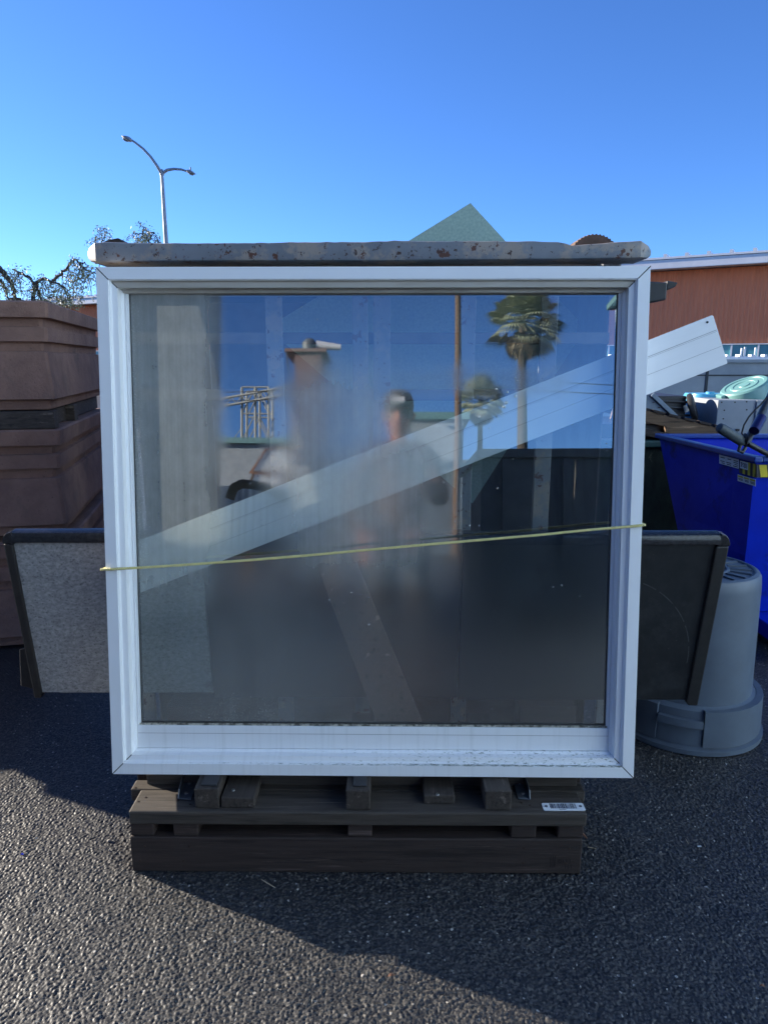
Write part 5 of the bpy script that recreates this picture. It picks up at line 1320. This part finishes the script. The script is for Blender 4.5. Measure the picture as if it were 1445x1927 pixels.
def gantry():
    d = 72; t0 = R(484, 728, d); b0 = R(484, 870, d); t = thing('lattice_gantry', 'pale lattice steel tower with a sloping conveyor bridge behind the camera', 'gantry', (t0.x, t0.y, 0))
    xa = R(455, 728, d).x; xb = R(508, 728, d).x; y = t0.y; z1 = t0.z; w_ = abs(xb-xa)
    mb = MB(); n = 6
    xs_ = (min(xa, xb), min(xa, xb)+w_*0.5, max(xa, xb))
    for x in xs_:
        for yy in (y, y-w_*0.8): mb.tube([(x, yy, 0), (x, yy, z1)], 0.13, 6)
    for i in range(n):
        za, zb = z1*(i/n), z1*((i+1)/n)
        for yy in (y, y-w_*0.8):
            mb.tube([(xs_[0], yy, za), (xs_[1], yy, zb)], 0.07, 5); mb.tube([(xs_[2], yy, za), (xs_[1], yy, zb)], 0.07, 5); mb.tube([(xs_[0], yy, zb), (xs_[2], yy, zb)], 0.09, 5)
    mb.build('tower', M['lattice'], t)
    p, q = R(395, 768, d), R(558, 744, d)
    br_ = MB(); N_ = 16; up = Vector((0, 0, 0.75))
    p.y = q.y = y+0.4
    br_.tube([p, q], 0.14, 6); br_.tube([p+up, q+up], 0.14, 6)
    for i in range(N_): a = p.lerp(q, i/N_); b = p.lerp(q, (i+1)/N_); br_.tube([a, b+up] if i % 2 else [a+up, b], 0.06, 4)
    br_.build('bridge', M['lattice'], t)
    cb = MB()
    for s in (0, 1, 2): cb.tube([(xs_[0], y, z1*0.75-s), (xs_[0]-5+s*0.3, y, 4.5)], 0.05, 4)
    cb.build('stay', M['lattice'], t)
gantry()
t, x0, x1, y, z = box_between('yard_shed', 'long low grey shed with a teal sheet roof behind the camera', 'shed', 380, 560, 834, 45, M['concrete'], 8)
MB().box((x0-0.5, y-8.4, z+0.01), (x1+0.5, y+0.4, z+0.35)).build('roof', M['roof_teal'], t)
t, x0, x1, y, z = box_between('far_shed', 'low shed with a teal sheet roof behind the camera, right of the person', 'shed', 775, 870, 790, 60, M['concrete'], 8)
MB().box((x0-0.5, y-8.4, z+0.01), (x1+0.5, y+0.4, z+0.6)).build('roof', M['roof_teal'], t)
t, x0, x1, y, z = box_between('brown_building', 'wide low grey building across the yard behind the camera', 'building', 600, 980, 872, 38, M['truck'], 8)
MB().box((x0-0.3, y-8.4, z+0.01), (x1+0.3, y+0.3, z+0.2)).build('roof', M['galv'], t)
t = thing('added_bounce_building', 'added pale blue bounce building right of the yard, unseen, throwing sunlight onto the shaded fronts', 'warehouse', (12, -8, 0))
wl = MB(); yk = -21.0  # added building, unseen: bounces sun onto the shaded fronts
while yk < 2.6: wl.box((7.5, yk, 0), (7.58, yk+0.2, 9.0)); yk += 0.3
wl.box((7.581, -21, 0), (17, 2.7, 9.1)); wl.build('wall', M['bounce_cladding'], t)
MB().box((7.3, -21.4, 9.11), (17.3, 3.0, 9.3)).build('roof', M['roof_teal'], t)
# spoil heap
def heap(px0, px1, pyt, d, label, seed):
    a, b = R(px0, 1000, d), R(px1, 1000, d); zt = R((px0+px1)/2, pyt, d).z; rnd = random.Random(seed)
    n = 26; mb = MB(); g_ = []
    for j in range(n+1):
        row = []
        for i in range(n+1):
            u, v = i/n, j/n; h = max(0, sin(pi*u))**0.45*max(0, sin(pi*v))**0.6*zt*rnd.uniform(0.88, 1.04)*(0.86+0.14*sin(u*9+1))
            row.append(mb.bm.verts.new((min(a.x, b.x)+abs(b.x-a.x)*u, a.y-6*v, h-0.02)))
        g_.append(row)
    for j in range(n):
        for i in range(n): mb.bm.faces.new((g_[j][i], g_[j][i+1], g_[j+1][i+1], g_[j+1][i]))
    o = mb.build('rubble_heap', M['truck']); tag(o, label, 'rubble heap')
def rolloff():
    d = 7.2; a = R(905, 862, d); b = R(1300, 855, d); zt = a.z
    t = thing('roll_off_container', 'dark blue grey open container behind the camera, mirrored low in the right of the pane', 'container', ((a.x+b.x)/2, a.y-1, 0))
    x0, x1 = min(a.x, b.x), max(a.x, b.x); y = a.y
    MB().box((x0, y-2.2, 0.12), (x1, y, zt)).build('body', M['rolloff'], t, bevel=0.02)
    MB().box((x0-0.05, y-2.25, zt+0.001), (x1+0.05, y+0.05, zt+0.09)).build('rim', M['rolloff'], t, bevel=0.01)
    rb = MB(); k = x0+0.2
    while k < x1: rb.box((k, y+0.001, 0.14), (k+0.08, y+0.06, zt-0.01)); k += 0.6
    rb.build('stake', M['rolloff'], t)
    MB().box((x0, y-2.1, 0.0), (x1, y-0.1, 0.119)).build('skid', M['rubber'], t)
M['rolloff'] = mat('dark_blue_grey_paint', (0.045, 0.06, 0.08), (0.03, 0.042, 0.058), 3, 0.6)
rolloff()
# stack of old picture frames and sash frames on a table
def frames():
    d = 11
    def quadframe(px, label, m1, m2, thick):
        q = [R(x, y, d) for x, y in px]; t = thing('framed_panel', label, 'framed panel', q[0], group=None)
        yv = Vector((0, 0.05, 0)); c = sum(q, Vector())/4
        ins = [p.lerp(c, thick) for p in q]
        mb = MB()
        for i in range(4):
            j_ = (i+1) % 4; mb.hexa([q[i], q[j_], ins[j_], ins[i], q[i]+yv, q[j_]+yv, ins[j_]+yv, ins[i]+yv])
        mb.build('frame', m1, t)
        MB().hexa([p+yv*0.2 for p in ins] + [p+yv*0.5 for p in ins]).build('panel', m2, t)
    quadframe(((470, 890), (500, 844), (572, 836), (572, 900)), 'orange brown frame with a pale panel leaning on a table behind the camera', M['wood_orange'], M['board'], 0.10)
    quadframe(((466, 922), (478, 886), (552, 886), (530, 925)), 'dark brown frame in front of the orange one behind the camera', M['wood_brown'], M['plate'], 0.13)
    a = R(430, 926, d); b = R(640, 926, d)
    t = thing('trestle_table', 'long trestle table behind the camera carrying old frames and hose', 'table', ((a.x+b.x)/2, a.y, 0))
    y = a.y+0.1; x0, x1 = min(a.x, b.x), max(a.x, b.x); z = R(520, 927, d).z-0.02
    MB().box((x0, y-1.0, z-0.06), (x1, y+1.4, z)).build('tabletop', M['board'], t)
    for x in (x0+0.1, x1-0.2):
        for yy in (y-0.9, y+1.2): MB().box((x, yy, 0), (x+0.08, yy+0.08, z-0.061)).build('leg', M['wood_brown'], t)
    # draped dust sheet hanging from the front edge
    zt_, zb_ = z+0.004, R(500, 1040, 9.2).z; mb = MB(); n = 90
    va = [mb.bm.verts.new((x0-0.02+(x1-x0+0.04)*i/n, y+1.405+0.0*i, zt_)) for i in range(n+1)]
    vb = [mb.bm.verts.new((x0-0.02+(x1-x0+0.04)*i/n, y+1.45+0.05*sin(i*1.3)+0.03*sin(i*2.9), zb_)) for i in range(n+1)]
    for i in range(n): mb.bm.faces.new((va[i], vb[i], vb[i+1], va[i+1]))
    o = mb.build('dust_sheet', M['board'], smooth=True); s_ = o.modifiers.new('thick', 'SOLIDIFY'); s_.thickness = 0.01; tag(o, 'pale pleated dust sheet hanging off the table behind the camera', 'sheet')
    hs = MB(); hp = [R(x, yv, 9.0) for x, yv in ((432, 940), (440, 918), (455, 910), (475, 912), (498, 917), (520, 926), (548, 945))]
    pts = []
    for i in range(len(hp)-1):
        for k in range(14): pts.append(hp[i].lerp(hp[i+1], k/14))
    hs.tube(pts, [0.055+0.009*(i % 2) for i in range(len(pts))], 12)
    o = hs.build('corrugated_hose', M['rubber'], smooth=True); tag(o, 'black corrugated hose lying on the table behind the camera', 'hose')
M['wood_orange'] = wood('orange_stained_wood', (0.42, 0.17, 0.07), (0.3, 0.12, 0.05))
frames()

# ------------------------------------------------------------------ the person taking the picture (mirrored in the pane)
M['jacket'] = mat('brown_jacket_cloth', (0.13, 0.075, 0.055), (0.09, 0.055, 0.042), 12, 0.85, bump=0.3, bscale=80)
M['trousers'] = mat('dark_trousers_cloth', (0.05, 0.055, 0.07), (0.035, 0.04, 0.05), 12, 0.9, bump=0.3)
M['skin'] = mat('skin', (0.50, 0.24, 0.17), (0.44, 0.20, 0.14), 12, 0.5, bump=0.05)
M['cap'] = mat('grey_cap_cloth', (0.10, 0.10, 0.095), (0.07, 0.07, 0.07), 30, 0.9)
M['hair'] = mat('grey_hair', (0.18, 0.16, 0.14), None, 60, 0.7)
M['boot'] = mat('black_boot', (0.02, 0.018, 0.016), None, 10, 0.5)
def skinned(name, chain, m, parent, sub=1):
    """chain: list of (points, radii) sharing start vertices by position"""
    verts, rad, edges, key = [], [], [], {}
    for pts, rs in chain:
        prev = None
        for p, r in zip(pts, rs):
            k = tuple(round(c, 4) for c in p)
            if k not in key: key[k] = len(verts); verts.append(Vector(p)); rad.append(r)
            if prev is not None and prev != key[k]: edges.append((prev, key[k]))
            prev = key[k]
    me = bpy.data.meshes.new(name); inv = WMAT[parent].inverted()
    me.from_pydata([inv @ v for v in verts], edges, []); me.materials.append(m)
    o = bpy.data.objects.new(name, me); COL.objects.link(o); o.parent = parent; WMAT[o] = WMAT[parent]
    sk = o.modifiers.new('skin', 'SKIN'); sk.use_smooth_shade = True
    for i, r in enumerate(rad):
        rr_ = r if isinstance(r, tuple) else (r, r); me.skin_vertices[0].data[i].radius = rr_
    me.skin_vertices[0].data[0].use_root = True
    s_ = o.modifiers.new('sub', 'SUBSURF'); s_.levels = sub+1; s_.render_levels = sub+1
    return o
def person():
    hd = R(750, 768, 4.30); bx, by = hd.x, hd.y - 0.03; print('HEAD', hd)
    head = Vector((bx, by, 1.655))
    t = thing('person', 'person in a grey cap and brown jacket holding a phone, mirrored in the fogged glass', 'person', (bx, by, 0))
    def V(x, y, z): return Vector((bx+x, by+y, z))
    # bare body: head, neck, torso core, arms, hands (one continuous mesh)
    phone_hand = V(0.10, 0.27, 1.35)
    hipc, chest, neck = V(0, 0, 0.98), V(0, 0.0, 1.36), V(0, 0.01, 1.50)
    chains = [([hipc, V(0, 0, 1.15), chest, V(0, 0, 1.45), neck, V(0, 0.015, 1.545), V(0, 0.03, 1.60), V(0, 0.03, 1.67), V(0, 0.02, 1.74)],
               [0.13, 0.12, 0.125, 0.09, 0.052, 0.052, (0.072, 0.078), (0.080, 0.092), (0.068, 0.080)])]
    # left arm hanging (towards -x seen from the pane), right arm bent up to the phone
    aL = [V(0, 0, 1.45), V(-0.18, 0.0, 1.42), V(-0.26, 0.02, 1.15), V(-0.20, 0.20, 0.93), V(-0.185, 0.245, 0.875)]
    aR = [V(0, 0, 1.45), V(0.18, 0.0, 1.42), V(0.26, 0.03, 1.14), Vector((0.11, -0.115, 1.285)), Vector((0.085, -0.075, 1.325))]
    chains += [(aL, [0.09, 0.055, 0.042, 0.028, 0.032]), (aR, [0.09, 0.055, 0.042, 0.028, 0.032])]
    for s, hp in ((-1, 'L'), (1, 'R')):
        chains.append(([hipc, V(0.095*s, 0, 0.90), V(0.11*s, 0.02, 0.50), V(0.12*s, -0.01, 0.09), V(0.13*s, 0.12, 0.045)], [0.13, 0.085, 0.055, 0.040, 0.035]))
    # fingers: four and a thumb on each hand
    wl = aL[-1]
    for k in range(4):
        o_ = Vector((-0.020+0.0135*k, 0, 0)); L = (0.062, 0.074, 0.070, 0.056)[k]
        chains.append(([wl, wl+o_+Vector((0, 0.018, -0.03)), wl+o_+Vector((0, 0.034, -0.03-L*0.5)), wl+o_+Vector((0.004, 0.030, -0.03-L))], [0.032, 0.010, 0.0085, 0.0075]))
    chains.append(([wl, wl+Vector((0.032, 0.012, -0.012)), wl+Vector((0.045, 0.022, -0.040))], [0.032, 0.011, 0.009]))
    wr = aR[-1]
    for k in range(4):
        z_ = 0.03 - 0.018*k; L = (0.05, 0.056, 0.052, 0.044)[k]
        chains.append(([wr, wr+Vector((-0.02, 0.02, z_+0.01)), wr+Vector((-0.045, 0.036, z_+0.016)), wr+Vector((-0.045-L*0.4, 0.030, z_+0.018))], [0.032, 0.010, 0.0085, 0.0075]))
    chains.append(([wr, wr+Vector((-0.012, -0.020, 0.028)), wr+Vector((-0.040, -0.016, 0.050))], [0.032, 0.011, 0.009]))
    body = skinned('body', chains, M['skin'], t)
    # jacket following the body
    skinned('jacket', [([V(0, 0, 0.90), V(0, 0, 1.15), V(0, 0, 1.36), V(0, 0, 1.46), V(0, 0.0, 1.515)], [(0.165, 0.15), (0.160, 0.14), (0.165, 0.145), (0.12, 0.11), (0.068, 0.066)]),
                       ([V(0, 0, 1.46), V(-0.18, 0.0, 1.425), V(-0.262, 0.02, 1.15), V(-0.205, 0.185, 0.945)], [0.11, 0.078, 0.062, 0.048]),
                       ([V(0, 0, 1.46), V(0.18, 0.0, 1.425), V(0.262, 0.03, 1.14), Vector((0.125, -0.14, 1.27))], [0.11, 0.078, 0.062, 0.048])], M['jacket'], t)
    skinned('trousers', [([V(0, 0, 0.98), V(0.1, 0, 0.88), V(0.112, 0.02, 0.50), V(0.122, -0.005, 0.10)], [0.155, 0.105, 0.078, 0.068]),
                         ([V(0, 0, 0.98), V(-0.1, 0, 0.88), V(-0.112, 0.02, 0.50), V(-0.122, -0.005, 0.10)], [0.155, 0.105, 0.078, 0.068])], M['trousers'], t)
    for s in (-1, 1): skinned('shoe', [([V(0.122*s, -0.04, 0.06), V(0.125*s, 0.05, 0.05), V(0.132*s, 0.15, 0.04)], [0.05, 0.048, 0.038])], M['boot'], t)
    # face
    hc = V(0, 0.03, 1.66)
    f = MB().loft([[hc+Vector((x*q, 0.072+dy, z)) for x, q in ((-0.012, 1), (0.012, 1))] + [hc+Vector((0, 0.072+dy+w_, z))] for q, dy, w_, z in ((0.5, 0.004, 0.006, 0.012), (0.9, 0.006, 0.016, -0.012), (1.3, 0.002, 0.022, -0.032), (1.0, 0.0, 0.006, -0.042))]).build('nose', M['skin'], body, smooth=True)
    for s in (-1, 1):
        MB().lathe([(0, 0.006), (0.008, 0.004), (0.011, 0)], Matrix.Translation(hc+Vector((0.030*s, 0.074, 0.008))) @ Euler((radians(-90), 0, 0)).to_matrix().to_4x4(), 12).build('eye', M['ink'], body, smooth=True)
        MB().tube([hc+Vector((0.080*s, -0.005, 0.02)), hc+Vector((0.093*s, -0.012, 0.0)), hc+Vector((0.084*s, -0.004, -0.025))], [0.010, 0.014, 0.008], 8).build('ear', M['skin'], body, smooth=True)
    MB().tube([hc+Vector((-0.024, 0.070, -0.058)), hc+Vector((0, 0.078, -0.058)), hc+Vector((0.024, 0.070, -0.058))], [0.003, 0.006, 0.003], 8).build('mouth', M['lip'], body, smooth=True)
    MB().lathe([(0.088, -0.06), (0.091, -0.02), (0.089, 0.0)], Matrix.Translation(hc+Vector((0, -0.014, 0.03))) @ Matrix.Diagonal((0.98, 1.0, 1, 1)), 24).build('hair', M['hair'], body, smooth=True)
    cap = MB().lathe([(0.095, 0.0), (0.098, 0.02), (0.094, 0.06), (0.075, 0.098), (0.04, 0.115), (0, 0.118)], Matrix.Translation(hc+Vector((0, -0.006, 0.035))) @ Matrix.Diagonal((0.95, 1.08, 1, 1)), 32).build('cap', M['cap'], t, smooth=True)
    bl = []
    for k in range(13):
        a = radians(200+140*k/12) + pi; bl.append((cos(a), sin(a)))
    mb = MB(); L = [[hc+Vector((0.088*x, 0.095*y+0.0, 0.042)) for x, y in bl], [hc+Vector((0.085*x, 0.095*y+0.065*max(0, y), 0.030)) for x, y in bl]]
    for i in range(12):
        mb.hexa([L[0][i], L[0][i+1], L[1][i+1], L[1][i]] + [p+Vector((0, 0, 0.003)) for p in (L[0][i], L[0][i+1], L[1][i+1], L[1][i])])
    mb.build('cap_brim', M['cap'], cap, smooth=True)
    MB().box(tuple(hc+Vector((-0.038, 0.094, 0.060))), tuple(hc+Vector((0.038, 0.099, 0.092)))).build('cap_patch', M['plate'], cap, bevel=0.004)
    # phone: its lens is where the picture is taken from, so the body sits just behind it
    ph = thing('phone', 'black phone held up in the right hand of the person in the cap', 'phone', (bx+0.02, -0.02, HC-0.12))
    MB().box((0.02, -0.034, HC-0.110), (0.094, -0.026, HC+0.036)).build('case', M['black'], ph, bevel=0.003)
    MB().tube([(0.035, -0.0255, HC+0.02), (0.035, -0.024, HC+0.02)], 0.008, 16).build('lens', M['ink'], ph, smooth=True)
M['lip'] = mat('lip', (0.35, 0.12, 0.1), None, 10, 0.5, bump=0)
person()

for o in bpy.data.objects:
    if o.type == 'MESH' and o.parent is None and 'label' not in o and 'kind' not in o: print('UNLABELLED', o.name)
